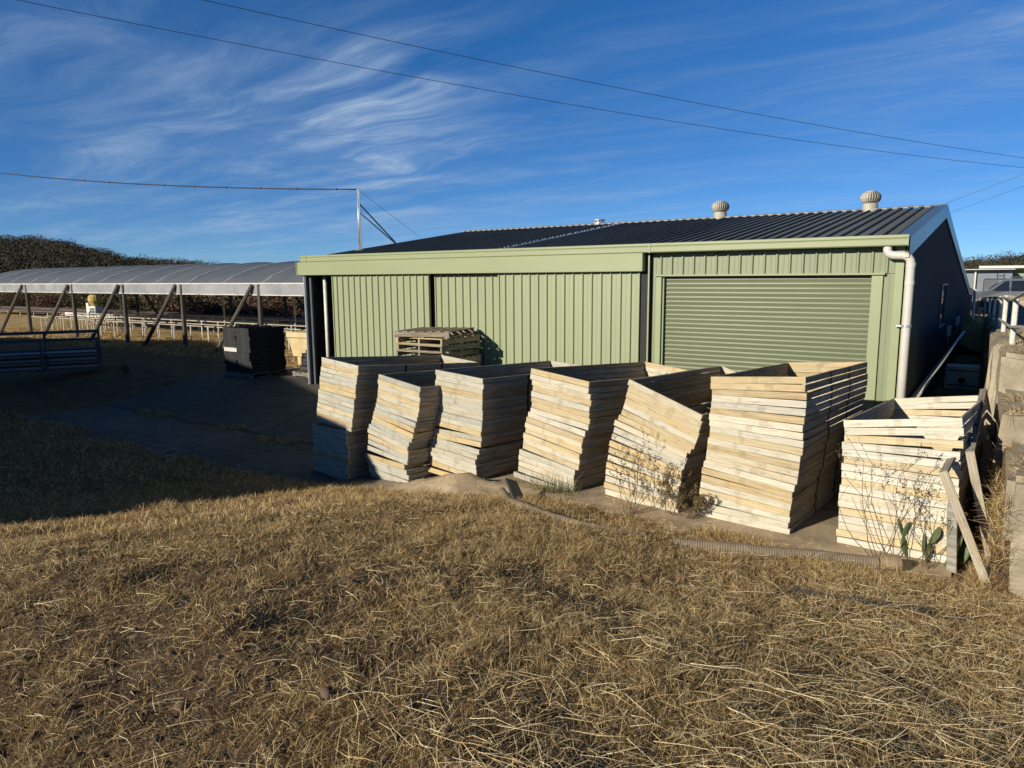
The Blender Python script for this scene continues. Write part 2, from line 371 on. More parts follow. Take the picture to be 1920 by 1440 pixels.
def gz(x, y):
    x = np.asarray(x, float); y = np.asarray(y, float)
    b = base_z(x, y); t = mound_t(x, y)
    z = b*(1-t) + 1.02*t
    micro = .05*(vnoise(x, y, 1.7, 5)-.5) + .035*(vnoise(x, y, 5.5, 6)-.5) + .022*(vnoise(x, y, 15, 7)-.5)
    z = z + micro*np.clip(t*12+.12, 0, 1)
    ter = np.interp(y, [6.8, 8.2, 9.6, 12, 20, 38, 60], [.70, .98, 1.35, 1.55, 1.3, .44, .35])
    on = (y > 6.8) & (x > terrace_edge(y)) & (y < 60)
    z = np.where(on, ter*np.clip((6-x*.1)/6, 0, 1)+.06*(vnoise(x, y, 2.2, 9)-.5), z)
    z = np.where((y > 12.5) & ~on, z + .10*(vnoise(x, y, .5, 12)-.5)*np.clip((y-12.5)/4, 0, 1), z)
    return z
def grid_mesh(name, xs, ys, zf, m, smooth=True):
    X, Y = np.meshgrid(xs, ys); V = np.stack([X, Y, zf(X, Y)], -1).reshape(-1, 3)
    nx, ny = len(xs), len(ys); i = np.arange(nx-1)[None]+np.arange(ny-1)[:, None]*nx; i = i.ravel()
    return np_mesh(name, V, np.stack([i, i+1, i+nx+1, i+nx], 1), m, smooth=smooth)
def cat(*a): return np.unique(np.round(np.concatenate(a), 4))
gx = cat(np.linspace(-2500, -60, 16), np.linspace(-60, -11, 60), np.linspace(-11, .9, 180), np.linspace(.9, 8, 20), np.linspace(8, 2500, 14))
gy = cat(np.linspace(-400, .2, 20), np.linspace(.2, 8.2, 140), np.linspace(8.2, 40, 90), np.linspace(40, 3000, 24))
tag(grid_mesh('ground', gx, gy, gz, M['ground']), kind='structure')
def slab_z(x, y):
    z = base_z(x, y) + .025 + .012*(vnoise(x, y, .8, 21)-.5)
    rough = .05*(vnoise(x, y, 6, 23)-.5)+.035*(vnoise(x, y, 15, 24)-.5)
    z = z + rough*sstep(7.25, 6.9, y) + (.20+.8*rough)*np.exp(-(((x+5.75)/.62)**2+((y-6.90)/.30)**2)) + .03*np.exp(-(((x+1.9)/1.6)**2+((y-6.4)/.3)**2))
    return z
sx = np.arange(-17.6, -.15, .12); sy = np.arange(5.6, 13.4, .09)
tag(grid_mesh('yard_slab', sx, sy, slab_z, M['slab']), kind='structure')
def floor_z(x, y): return float(max(gz(x, y), slab_z(x, y) if 5.6 < y < 13.4 and -17.6 < x < -.15 else -9))

# ------------------------------------------------------------------ the shed
XL, XR, YF, YR, YK, YB = -14.0, -1.2, 11.5, 17.6, 32.0, 36.4
ZE, ZR, ZK, ZB = 3.02, 3.98, 2.05, 1.88
shed = empty('machinery_shed', (0, 0, 0), 0, 'long pale green metal shed with dark grey ribbed roof', 'shed')
def ribbed(x0, x1, z0, z1, y, pitch=.1905, rib=.029, axis='X'):
    """vertical trapezoidal-rib sheet facing -Y between x0 and x1"""
    prof = []; x = x0; k = 0
    while x < x1-1e-6:
        for dx, d in ((0, 0), (.055, 0), (.062, .003), (.072, .003), (.079, 0), (.135, 0), (.150, rib), (.172, rib), (.187, 0)):
            if x+dx <= x1: prof.append((x+dx, d))
        x += pitch
    prof.append((x1, 0))
    A = [Vector((px, y-d, z0)) for px, d in prof]; B = [Vector((px, y-d, z1)) for px, d in prof]
    return A, B
def sheet(x0, x1, z0, z1, y, name, m, parent=shed):
    mb = MB(); A, B = ribbed(x0, x1, z0, z1, y); mb.strip(B, A)
    mb.box(((x0+x1)/2, y+.03, (z0+z1)/2), (x1-x0, .03, z1-z0))      # girt and back skin
    return mb.build(name, m, parent)
# front wall right of the sliding doors, above and beside the roller door
w = MB(); A, B = ribbed(-5.02, -1.225, 2.615, 3.0, YF); w.strip(B, A)
w.box((-3.12, YF+.05, 2.81), (3.79, .06, .38))
for x0, x1 in ((-5.02, -4.80), (-1.46, -1.225)):
    A, B = ribbed(x0, x1, 0, 2.61, YF); w.strip(B, A); w.box(((x0+x1)/2, YF+.05, 1.305), (x1-x0, .06, 2.61))
wall = w.build('front_wall', M['green_dark'], shed)
d = MB(); d.cbox((-4.885, YF-.012, 1.30), (.10, .05, 2.60), .006); d.cbox((-1.54, YF-.012, 1.30), (.15, .05, 2.60), .006); d.cbox((-3.2, YF-.03, 2.608), (3.52, .085, .03), .004)
d.build('door_frame', M['green_trim'], shed)
cf = MB(); cf.cbox((-1.265, YF-.036, 1.5), (.11, .016, 3.0), .003); cf.cbox((-1.185, YF+.03, 1.5), (.016, .13, 3.0), .003); cf.build('corner_flashing', M['green_trim'], shed)
# roller door: curtain of rounded slats
rd = MB(); prof = []
z = .02
while z < 2.56:
    for t, dd in ((0, .0005), (.10, .0015), (.30, .0045), (.55, .0080), (.78, .0105), (.90, .0115), (.95, .0095)): prof.append((z+.0745*t, dd))
    z += .0745
A = [Vector((-4.80, YF+.065-dd, zz)) for zz, dd in prof]; B = [Vector((-1.60, YF+.065-dd, zz)) for zz, dd in prof]
rd.strip(A, B); rd.box((-3.2, YF+.12, 1.29), (3.2, .03, 2.54))
roller = rd.build('roller_door', M['roller'], shed, smooth=True)
for x in (-4.815, -1.595):
    g = MB(); g.cbox((x, YF+.05, 1.28), (.03, .09, 2.56), .003); g.build('door_guide', M['darksteel'], roller)
rb = MB(); rb.cbox((-3.2, YF+.05, .05), (3.19, .05, .07), .005); rb.build('bottom_rail', M['roller'], roller)
# sliding doors
for nm, x0, x1, y, zt in (('sliding_door', -12.99, -10.0, YF-.10, 2.70), ('sliding_door', -9.90, -8.16, YF-.02, 2.66), ('sliding_door', -8.20, -5.2, YF-.10, 2.72)):
    dr = sheet(x0, x1, .03, zt, y, nm, M['green'])
    e = MB()
    for x in (x0+.012, x1-.012): e.cbox((x, y+.012, zt/2), (.03, .07, zt-.02), .004)
    e.build('door_edge', M['green_trim'], dr)
for c_, s_ in (((-5.11, YF-.03, 1.50), (.16, .10, 3.0)), ((-9.95, YF+.06, 1.35), (.16, .06, 2.7))):
    ch = MB(); ch.box(c_, s_); ch.build('dark_channel', M['darkin'], shed)
pw = MB(); pw.cbox((-5.045, YF-.07, 1.50), (.03, .05, 2.98), .004); pw.build('door_stop', M['green_trim'], shed)
# track cover (fascia) and gutter
f = MB(); f.cbox((-9.60, YF-.135, 2.835), (8.98, .16, .31), .008); f.box((-14.10, YF-.14, 2.835), (.02, .18, .32)); f.build('track_cover', M['green_trim'], shed)
gt = MB(); G0, G1 = -13.95, -1.16
gp = [(.06, .15), (.06, .0), (-.07, .0), (-.085, .015), (-.085, .085), (-.072, .10), (-.085, .115), (-.085, .15), (-.07, .155), (-.07, .02)]
A = [Vector((G0, YF-.14+y, 2.99+z)) for y, z in gp]; B = [Vector((G1, YF-.14+y, 2.99+z)) for y, z in gp]; gt.strip(A, B)
for x in (G0, G1): gt.box((x, YF-.15, 3.062), (.006, .15, .15))
for x in (-13.75, -4.98): gt.box((x, YF-.228, 3.065), (.03, .008, .155))
gt.build('gutter', M['green_trim'], shed)
# roof: ribbed sheets, both slopes and the lower back roof
def roof_slope(y0, z0, y1, z1, up):
    mb = MB(); A = []; B = []; x = XL+.04; n = Vector((0, -(z1-z0), (y1-y0))).normalized()
    while x < XR+.04:
        for dx, dd in ((0, 0), (.066, 0), (.075, .004), (.09, .004), (.10, 0), (.140, 0), (.155, .034), (.178, .034), (.192, 0)):
            if x+dx > XR+.04: break
            A.append(Vector((x+dx, y0, z0))+n*dd); B.append(Vector((x+dx, y1, z1))+n*dd)
        x += .2
    mb.strip(A, B); A2 = [p-n*.02 for p in A]; B2 = [p-n*.02 for p in B]
    return mb
rf = roof_slope(YF-.16, 3.055, YR, ZR, 1)
r2 = roof_slope(YR, ZR, YK, ZK, 1); rf.add(r2.v, r2.f); r3 = roof_slope(YK, ZK, YB+.1, ZB, 1); rf.add(r3.v, r3.f)
roof = rf.build('roof', M['roof'], shed)
rc = MB()
for sgn, zz in ((-1, .15), (1, .13)):
    y1 = YR+sgn*.13; z1 = ZR+.038-.13*zz
    rc.add([(XL+.04, YR, ZR+.062), (XR+.06, YR, ZR+.062), (XR+.06, y1, z1), (XL+.04, y1, z1)], [(0, 1, 2, 3)])
x = XL+.1
while x < XR: rc.box((x, YR-.125, ZR+.022), (.10, .012, .025)); x += .2
rc.build('ridge_cap', M['ridge'], roof)
# a paler lapped sheet line across the roof with its screws
scr = MB()
for k in range(34):
    t = k/33; y = YF+.4+t*5.3; zz = 3.055+(ZR-3.055)*(y-YF+.16)/(YR-YF+.16)+.04
    scr.lathe([(.013, 0), (.013, .008), (.006, .014)], (-8.52+.02*math.sin(k*9), y, zz), 6)
scr.build('roof_screw', M['steel'], roof)
lp = MB(); za = 3.055+(ZR-3.055)*.05+.037; lp.add([(-8.56, YF+.2, za), (-8.36, YF+.2, za), (-8.36, YR-.2, ZR-.028+.037), (-8.56, YR-.2, ZR-.028+.037)], [(0, 1, 2, 3)])
lp.build('lapped_sheet', M['barge'], roof)
# barge flashing along the right rake
def rake(y0, z0, y1, z1, mb):
    a = Vector((XR+.06, y0, z0+.05)); b = Vector((XR+.06, y1, z1+.05)); dn = Vector((0, 0, -.27))
    mb.add([a, b, b+dn, a+dn], [(0, 1, 2, 3)]); i = Vector((-.20, 0, .0)); mb.add([a, b, b+i, a+i], [(3, 2, 1, 0)])
    j = Vector((-.05, 0, 0)); mb.add([a+dn, b+dn, b+dn+j, a+dn+j], [(0, 1, 2, 3)])
bg = MB(); rake(YF-.22, 3.05, YR, ZR, bg); rake(YR, ZR, YK, ZK, bg); rake(YK, ZK, YB+.1, ZB, bg); bg.build('barge_flashing', M['barge'], roof)
# right side wall, fine vertical corrugations
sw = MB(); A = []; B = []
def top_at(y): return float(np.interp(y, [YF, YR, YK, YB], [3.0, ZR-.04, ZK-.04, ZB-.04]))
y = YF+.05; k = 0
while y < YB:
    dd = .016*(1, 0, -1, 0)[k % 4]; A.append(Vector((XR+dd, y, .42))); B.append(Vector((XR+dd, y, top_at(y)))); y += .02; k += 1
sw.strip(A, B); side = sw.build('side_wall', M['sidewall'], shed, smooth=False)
fd = MB(); fd.box((XR-.02, (YF+YB)/2, .2), (.10, YB-YF-.1, .44)); fd.build('footing', M['darkin'], shed)
wn = MB(); wy0, wy1, wz0, wz1 = 18.1, 19.75, 1.42, 2.36
fr = MB()
for z in (wz0, wz1): fr.cbox((XR+.02, (wy0+wy1)/2, z), (.07, wy1-wy0+.08, .05), .004)
for y in (wy0, wy1): fr.cbox((XR+.02, y, (wz0+wz1)/2), (.07, .05, wz1-wz0-.05), .004)
win = fr.build('window', M['darksteel'], shed); wn.box((XR+.012, (wy0+wy1)/2, (wz0+wz1)/2), (.01, wy1-wy0-.05, wz1-wz0-.05)); wn.build('pane', M['glass'], win)
for y, z in ((21.5, 1.15), (25.2, 1.2)):
    b = MB(); b.cbox((XR+.06, y, z), (.10, .22, .26), .012); b.tube([(XR+.06, y, z-.12), (XR+.06, y, z-.35)], .012, 6); b.build('power_box', M['steel'], shed)
# waste pipe along the side wall, and its downpipe at the back
wp = MB(); wp.tube([(XR+.10, YF+.35, .60), (XR+.10, YB-.1, .61)], .055, 10); wp.tube([(XR+.10, YB-.1, .61), (XR+.10, YB-.02, .75), (XR+.10, YB, 1.0), (XR+.10, YB, 1.95)], .055, 10)
waste = wp.build('waste_pipe', M['pvc'], shed, smooth=True)
# downpipe at the front corner
dp = MB(); pts = [(-1.42, YF-.14, 3.0), (-1.42, YF-.145, 2.93), (-1.40, YF-.15, 2.89), (-1.35, YF-.15, 2.865), (-1.22, YF-.15, 2.86), (-1.16, YF-.145, 2.84), (-1.128, YF-.14, 2.79), (-1.12, YF-.13, 2.70), (-1.12, YF-.12, 1.6), (-1.12, YF-.12, .1)]
dp.tube(pts, .058, 14); dpo = dp.build('downpipe', M['pvc'], shed, smooth=True)
for z0 in (2.70, 2.45):
    c = MB(); c.lathe([(.063, 0), (.063, .06)], (-1.12, YF-.128, z0), 16); c.build('pipe_socket', M['pvc'], dpo, smooth=False)
c = MB(); c.lathe([(.066, 0), (.066, .035)], (-1.12, YF-.12, 1.86), 16); c.cbox((-1.21, YF-.10, 1.877), (.10, .03, .034), .004); c.build('pipe_bracket', M['steel'], dpo)
# left end: posts of the open bay, end wall, interior
p = MB(); p.box((-13.93, YF-.02, 1.36), (.06, .22, 2.72)); p.box((-13.86, YF-.02, 1.36), (.10, .05, 2.72)); p.build('portal_post', M['darksteel'], shed)
p = MB(); p.cbox((-13.975, YF-.10, 1.36), (.035, .05, 2.72), .004); p.build('post_edge', M['steel'], shed)
p = MB(); p.tube([(-13.50, YF+.12, 0), (-13.50, YF+.12, 2.66)], .05, 10); p.build('inner_post', M['whitepipe'], shed, smooth=True)
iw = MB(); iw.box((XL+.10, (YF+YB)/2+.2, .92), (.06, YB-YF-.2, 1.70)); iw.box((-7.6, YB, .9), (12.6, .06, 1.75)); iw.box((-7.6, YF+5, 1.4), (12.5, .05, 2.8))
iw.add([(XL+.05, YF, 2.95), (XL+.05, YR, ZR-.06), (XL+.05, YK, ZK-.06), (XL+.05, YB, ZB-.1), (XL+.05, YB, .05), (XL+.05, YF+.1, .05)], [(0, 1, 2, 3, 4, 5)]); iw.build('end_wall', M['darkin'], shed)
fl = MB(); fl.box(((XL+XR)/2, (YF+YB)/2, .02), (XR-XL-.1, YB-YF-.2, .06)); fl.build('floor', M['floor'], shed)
# ventilators on the ridge
def turbine(x, parent, k_=.78):
    n_ = MB(); n_.lathe([(.20*k_, -.25), (.20*k_, .12*k_), (.17*k_, .14*k_)], (x, YR, ZR+.05), 24); nk = n_.build('roof_ventilator', M['vent'], parent, smooth=False)
    t = MB(); nv = 26; prof = [(.17, .14), (.235, .19), (.27, .27), (.265, .34), (.22, .42), (.14, .46), (.05, .475)]; prof = [(r*k_, z*k_) for r, z in prof]
    for k in range(nv):
        a0 = 2*math.pi*k/nv; vs = []
        for i, (r, z) in enumerate(prof):
            tw = .12*math.sin(i*.6)
            for rr, da in ((r, 0), (r*.995, .13), (r*.80, .29)):
                a = a0+da+tw; vs.append((x+rr*math.cos(a), YR+rr*math.sin(a), ZR+.05+z))
        n = len(prof); fs = []
        for i in range(n-1):
            for j in range(2): fs.append((i*3+j, i*3+j+1, i*3+j+4, i*3+j+3))
        t.add(vs, fs)
    t.lathe([(.14*k_, .452*k_), (.14*k_, .47*k_), (.06*k_, .49*k_)], (x, YR, ZR+.05), 16)
    t.build('turbine_head', M['vent'], nk)
for x in (-5.93, -2.60): turbine(x, roof)
v = MB(); v.lathe([(.13, -.2), (.13, .03)], (-9.27, YR, ZR+.05), 20); v.lathe([(.17, .07), (.17, .10), (.05, .12)], (-9.27, YR, ZR+.05), 20)
for k in range(4): v.box((-9.27+.12*math.cos(k*1.57+.4), YR+.12*math.sin(k*1.57+.4), ZR+.10), (.02, .02, .07))
v.build('vent_pipe', M['steel'], roof)

# mast on the roof
def roof_z(y): return 3.055+(ZR-3.055)*(y-YF+.16)/(YR-YF+.16)
mb_ = onY(675, 472, 12.75); mx, my = mb_.x, 12.75; mz = roof_z(my)
mast = empty('service_mast', (mx, my, mz), 0, 'thin galvanised mast with two slanting braces standing on the shed roof', 'mast')
mt = 1.52
a = MB(); a.tube([(0, 0, 0), (0, 0, mt)], .026, 10); a.tube([(0, 0, mt), (0, 0, mt+.05)], .012, 6); a.build('pole', M['steel'], mast, smooth=True)
a = MB(); a.tube([(.05, -.01, .02), (.055, -.01, mt-.2), (.03, 0, mt-.02), (0, -.02, mt-.01)], .012, 6); a.build('conduit', M['whitepipe'], mast, smooth=True)
a = MB(); a.lathe([(.13, 0), (.12, .012), (.035, .03)], (0, 0, .03), 12); a.build('base_flange', M['steel'], mast)
q1 = onY(743, 471, 14.2); q2 = onY(742, 463, 14.6)
for (q, yy, zt, mm) in ((q1, 14.2, .98, 'steel'), (q2, 14.6, 1.20, 'darksteel')):
    a = MB(); a.tube([(0, 0, zt), (q.x-mx, yy-my, roof_z(yy)-mz+.03)], .018, 8); a.build('brace', M[mm], mast, smooth=True)
a = MB(); q3 = onY(786, 447, 16.4); a.tube([(0, 0, mt), (q3.x-mx, 16.4-my, roof_z(16.4)-mz+.03)], .005, 4); a.build('stay_wire', M['cable'], mast)
def wire(a, b, sag, r, label, cat='cable', name='power_line', n=28, marks=0):
    a, b = Vector(a), Vector(b); pts = []
    for k in range(n+1):
        t = k/n; p = a.lerp(b, t); p.z -= sag*4*t*(1-t); pts.append(p)
    root = MB().tube(pts, r, 5).build(name, M['cable'], None, smooth=True); tag(root, label, cat)
    if marks:
        for k in range(marks):
            t = .5+(k+.5)/marks*.5; i = t*n; p = pts[int(i)].lerp(pts[min(n, int(i)+1)], i-int(i))
            MB().tube([p-Vector((.02, 0, 0)), p+Vector((.02, 0, 0))], r*1.7, 6).build('cable_clip', M['darksteel'], root)
    return root
top = Vector((mx, my, mz+mt))
p0 = CAM+ray(0, 311)*26
wire(p0 + (p0-top).normalized()*8, top, .30, .017, 'thick dark cable running from the roof mast off to the left', name='service_cable', marks=9)
def wire_through(a, da, b, db, mid, r, label):
    """span a wire between two directions so that its sag takes it past a third"""
    A, B = CAM+ray(*a)*da, CAM+ray(*b)*db; lo, hi = 0.0, 20.0
    def miss(sag):
        best = None
        for k in range(201):
            t = k/200; p = A.lerp(B, t); p.z -= sag*4*t*(1-t); q = p-CAM; c = q.dot(_f); x = 960+F_PX*q.dot(_r2)/c; y = 720-F_PX*q.dot(_u2)/c
            if best is None or abs(x-mid[0]) < best[0]: best = (abs(x-mid[0]), y)
        return best[1]-mid[1]
    for _ in range(40):
        m_ = (lo+hi)/2
        if miss(m_) < 0: lo = m_
        else: hi = m_
    wire(A, B, lo, r, label, n=60)
wire_through((-200, -48), 60, (2150, 333), 130, (960, 177), .03, 'lower of two thin black power lines crossing the sky')
wire_through((150, -52), 60, (2150, 324), 130, (960, 125), .03, 'upper of two thin black power lines crossing the sky')
wire(CAM+ray(1500, 475)*70, CAM+ray(2100, 255)*55, .3, .012, 'upper faint wire rising behind the gable end')
wire(CAM+ray(1560, 470)*70, CAM+ray(2100, 280)*55, .3, .012, 'lower faint wire rising behind the gable end')

# ------------------------------------------------------------------ timber frames
FW, FL, FT = .96, 2.40, .0685
def board(lx, ly, lz, seed, warp=.0015):
    """a sawn board, long axis local X, slightly out of true"""
    bm = bmesh.new(); bmesh.ops.create_cube(bm, size=1)
    for v in bm.verts: v.co = Vector((v.co.x*lx, v.co.y*ly, v.co.z*lz))
    bmesh.ops.subdivide_edges(bm, edges=[e for e in bm.edges if abs((e.verts[0].co-e.verts[1].co).x) > lx*.5], cuts=7)
    bmesh.ops.bevel(bm, geom=[e for e in bm.edges if len(e.link_faces) == 2 and e.calc_face_angle(0) > 1], offset=.0016, segments=1, affect='EDGES')
    r = random.Random(seed); ph = [r.uniform(0, 6.3) for _ in range(4)]
    for v in bm.verts:
        v.co.z += warp*math.sin(v.co.x*5+ph[0])*(1 if v.co.z > 0 else -.4); v.co.y += warp*1.4*math.sin(v.co.x*3.3+ph[1])
    me = bpy.data.meshes.new('board'); bm.to_mesh(me); bm.free(); return me
ENDS = [board(FW, .024, FT-.0008, s, .0008) for s in range(5)]
RAILS = [board(FL-.05, .022, FT-.002, s+20, .0008) for s in range(4)]
SLIM = [board(FL-.05, .022, FT-.0075, s+30) for s in range(3)]
def bracket_mesh():
    mb = MB()
    mb.box((0, 0, 0), (.035, .006, FT-.004))
    me = bpy.data.meshes.new('bracket'); me.from_pydata(mb.v, [], mb.f); return me
BRK = bracket_mesh()
for me in ENDS+RAILS+SLIM: me.materials.append(M['wood'])
BRK.materials.append(M['bracket'])
def child(name, me, parent, loc, rz=0):
    o = bpy.data.objects.new(name, me); COL.objects.link(o); o.parent = parent; o.location = loc; o.rotation_euler = (0, 0, rz); return o
def make_frame():
    """open rectangular frame; origin at the middle of its near end, bottom"""
    r = empty('timber_tray', (0, 0, 0))
    zc = FT/2
    child('end_board', ENDS[0], r, (0, .012, zc)); child('end_board', ENDS[1], r, (0, FL-.012, zc))
    for s_ in (-1, 1):
        k = child('side_rail', RAILS[0 if s_ < 0 else 1], r, (s_*(FW/2-.011), FL/2, zc-.001), math.pi/2)
        child('bracket', BRK, k, (-.34, -.013*s_, 0)); child('bracket', BRK, k, (.38, -.013*s_, 0))
    return r
PALE = [(.58, .53, .41), (.62, .56, .42), (.53, .50, .40), (.58, .49, .33)]
YEL = [(.50, .365, .165), (.54, .395, .18), (.46, .325, .14), (.54, .42, .22)]
GREY = [(.41, .40, .33), (.46, .43, .34), (.38, .38, .32), (.45, .41, .30)]
WHITE = [(.70, .64, .50), (.73, .67, .52), (.68, .60, .43), (.69, .65, .53)]
FRAME0 = make_frame(); USED = [False]
ORD = ['topmost', 'second', 'third', 'fourth', 'fifth', 'sixth', 'seventh', 'eighth', 'ninth', 'tenth', 'eleventh', 'twelfth', 'thirteenth', 'fourteenth', 'fifteenth',
       'sixteenth', 'seventeenth', 'eighteenth', 'nineteenth', 'twentieth', 'twenty-first', 'twenty-second', 'twenty-third', 'twenty-fourth', 'twenty-fifth']
def place_frame(mat4, cols, label, group, slim=False):
    o = FRAME0 if not USED[0] else copy_tree(FRAME0)
    USED[0] = True; o.matrix_world = mat4; tag(o, label, 'frame', group)
    ei = 0
    for ch in o.children:
        c = list(cols)
        k = random.uniform(.90, 1.08); ch.color = (c[0]*k, c[1]*k, c[2]*k, 1)
        if ch.name.startswith('end_board'): ch.data = random.choice(ENDS)
        else:
            ch.data = random.choice(SLIM if slim else RAILS); ch.color = (c[0]*.46, c[1]*.44, c[2]*.46, 1)
    return o
# per stack: plane of the near ends, base z, yaw, top pitch, count, palette, control rows (height share, centre x, tilt)
STACKS = [
 ('half-shaded stack by the yard', 7.10, -.43, -9, -4.0, 25, 'g', 'gypggyygggygygggggggygggg',
  [(0, -8.33, 0), (.15, -8.32, 1), (.3, -8.30, 2), (.42, -8.33, 1), (.46, -8.22, -3), (.65, -8.15, -4), (.8, -8.10, -2), (1, -8.02, -3.5)]),
 ('leaning stack beside the half-shaded one', 7.10, -.33, -10, -2.4, 21, 'g', 'gygygygpyygggygpypg',
  [(0, -7.08, -2.5), (.08, -7.10, -1), (.2, -7.16, 0), (.27, -7.08, -5), (.4, -7.10, -7), (.55, -6.98, -8), (.7, -6.92, -5), (.85, -6.86, -6), (1, -6.83, -5.5)]),
 ('stack split by a dark wedge gap', 7.30, -.13, -10, -2, 20, 'g', 'ggpyggggggypypggggy',
  [(0, -6.12, 0), (.05, -6.07, -2), (.27, -6.06, -2), (.34, -5.98, -1.5), (.40, -5.96, 3.5), (.45, -5.97, -1.5), (1, -5.93, -2.2)]),
 ('stack behind the green grass tuft', 7.30, -.01, -12, -3, 20, 'p', 'yppypyyppypyypypppgg',
  [(0, -4.66, -2.5), (.06, -4.57, -4), (.2, -4.56, -5), (.25, -4.5, -6.5), (.56, -4.45, -7.2), (.62, -4.37, -5.2), (.9, -4.35, -4.8), (1, -4.38, -4.5)]),
 ('stack toppling towards the tallest one', 7.25, .01, -7, -2, 18, 'p', 'pyyypyypppyypyppyp',
  [(0, -3.27, -3), (.2, -3.26, -6), (.4, -3.21, -11), (.6, -3.16, -15), (.8, -3.03, -17.5), (1, -3.01, -18.5)]),
 ('tallest stack before the roller door', 7.20, .02, -4.5, -2, 22, 'p', 'yyyppypppypypppyypyppppp',
  [(0, -2.085, -.8), (.12, -2.09, -3), (.25, -2.07, -4.5), (.33, -2.05, -6), (.45, -2.03, -4), (.6, -2.0, -2.5), (.75, -2.0, 0), (.85, -1.98, 2), (1, -1.99, 4.6)]),
 ('low stack behind the prickly pear', 7.20, .02, -3, -3, 17, 'w', 'ppyppyppypwpyppypyww',
  [(0, -.69, 1.5), (.3, -.69, .5), (.6, -.68, 0), (.75, -.69, 1), (.85, -.69, 3), (.92, -.68, 6.5), (1, -.70, 8)]),
]
PNAME = {'g': 'weathered grey', 'p': 'pale grey', 'y': 'yellowed', 'w': 'whitish'}
TOPS = {}
for si, (nm, Yk, z0, yaw, ptop, n, pal, seq, ctrl) in enumerate(STACKS):
    ts, cxs, tl = zip(*ctrl); prev = None; ca, sa = math.cos(rad(yaw)), math.sin(rad(yaw)); zs = None
    rr = random.Random(100+si)
    for i in range(n):
        t = i/(n-1); cx = float(np.interp(t, ts, cxs))+rr.uniform(-.012, .012); tilt = rad(float(np.interp(t, ts, tl))+rr.uniform(-.09, .09)); pit = rad(ptop*t)
        a, b = math.tan(tilt), math.tan(pit); yk = Yk + rr.uniform(-.012, .012)
        pl = lambda x, y, zc, a=a, b=b: zc + a*x + b*y
        if prev is None: zc = z0 + max(0, abs(a)*FW/2*.3)
        else:
            pa, pb, pz, pcx = prev
            ds = [(pa*(x+cx-pcx)+pb*y) - (a*x+b*y) for x in (-FW/2, FW/2) for y in (0, FL)]
            zc = pz + FT + max(max(ds)-.007, sum(ds)/4)
        prev = (a, b, zc, cx)
        ex = Vector((ca, sa, a)).normalized(); ey0 = Vector((-sa, ca, b)); ez = ex.cross(ey0).normalized(); ey = ez.cross(ex)
        mtx = Matrix(((ex.x, ey.x, ez.x, cx), (ex.y, ey.y, ez.y, yk), (ex.z, ey.z, ez.z, zc), (0, 0, 0, 1)))
        kf = n-1-i; ck = seq[min(kf, len(seq)-1)]
        pool = {'g': GREY, 'p': WHITE if pal == 'w' else (PALE if pal == 'p' else GREY), 'y': YEL, 'w': WHITE}[ck]
        c = rr.choice(pool)
        if pal == 'w' and ck == 'y': c = (.64, .50, .27)
        lab = f"{PNAME['w' if (pal == 'w' and ck == 'p') else ck]} timber frame, {ORD[kf]} {'frame' if kf == 0 else 'from top'} of the {nm}"
        place_frame(mtx, c, lab, 'timber frames stacked on the yard slab', slim=(si == 5 and kf < 9) or (si == 4 and kf < 2))
    TOPS[si] = zc+FT
print('stack tops', {k: round(v, 2) for k, v in TOPS.items()})
# loose frames leaning in the gap between the last stack and the retaining wall: lying on a long side
def lean(a, b, yfar, dxf, label, cols):
    """a = lower corner of the near end, b = upper corner of the near end; the frame runs back to yfar"""
    a, b = Vector(a), Vector(b); ex = (b-a).normalized(); c = (a+b)/2
    ey0 = Vector((dxf, yfar-c.y, -.03)).normalized(); ez = ex.cross(ey0).normalized(); ey = ez.cross(ex)
    m4 = Matrix(((ex.x, ey.x, ez.x, c.x), (ex.y, ey.y, ez.y, c.y), (ex.z, ey.z, ez.z, c.z), (0, 0, 0, 1)))
    place_frame(m4, cols, label, 'loose frames leaning by the retaining wall')
lean((.085, 6.72, .10), (-.285, 6.70, 1.0), 9.1, .20, 'weathered loose timber frame leaning nearest against the low stack', (.40, .33, .22))
lean((.11, 7.25, .10), (-.13, 7.15, 1.14), 9.5, .08, 'weathered loose timber frame leaning upright behind the nearest leaning one', (.40, .33, .23))
pm = MB(); pm.cbox((0, 0, .31), (.024, .08, .62), .004); po = pm.build('timber_board', M['wood'], None); po.location = (-.20, 7.02, .02); po.rotation_euler = (rad(-3), rad(-2), rad(74)); po.color = (.20, .20, .17, 1)
tag(po, 'short pale board standing upright beside the low stack', 'board')

# ------------------------------------------------------------------ pallets
def make_pallet():
    r = empty('wooden_pallet', (0, 0, 0)); L, Wd = 1.165, 1.165
    for y in (-Wd/2+.025, 0, Wd/2-.025):
        m = MB(); m.cbox((0, y, .065), (L, .042, .09), .003); m.build('bearer', M['pallet'], r)
    t = MB()
    for k in range(7): t.cbox((-L/2+.05+k*(L-.1)/6, 0, .12), (.11, Wd, .018), .002)
    t.build('top_deck', M['pallet'], r)
    t = MB()
    for k in (0, 3, 6): t.cbox((-L/2+.05+k*(L-.1)/6, 0, .010), (.11, Wd, .018), .002)
    t.build('bottom_deck', M['pallet'], r)
    return r
PAL0 = make_pallet(); pused = False
def pallet(loc, rz, rx, ry, col, label, group):
    global pused
    o = PAL0 if not pused else copy_tree(PAL0); pused = True
    o.location = loc; o.rotation_euler = (rx, ry, rz); tag(o, label, 'pallet', group)
    for ch in o.children:
        k = random.uniform(.8, 1.15); ch.color = (col[0]*k, col[1]*k, col[2]*k, 1)
    return o
pz = .03; px_, py_ = -9.14, 10.66
pcols = [(.40, .29, .14), (.20, .155, .10), (.17, .135, .095)]
nP = 12
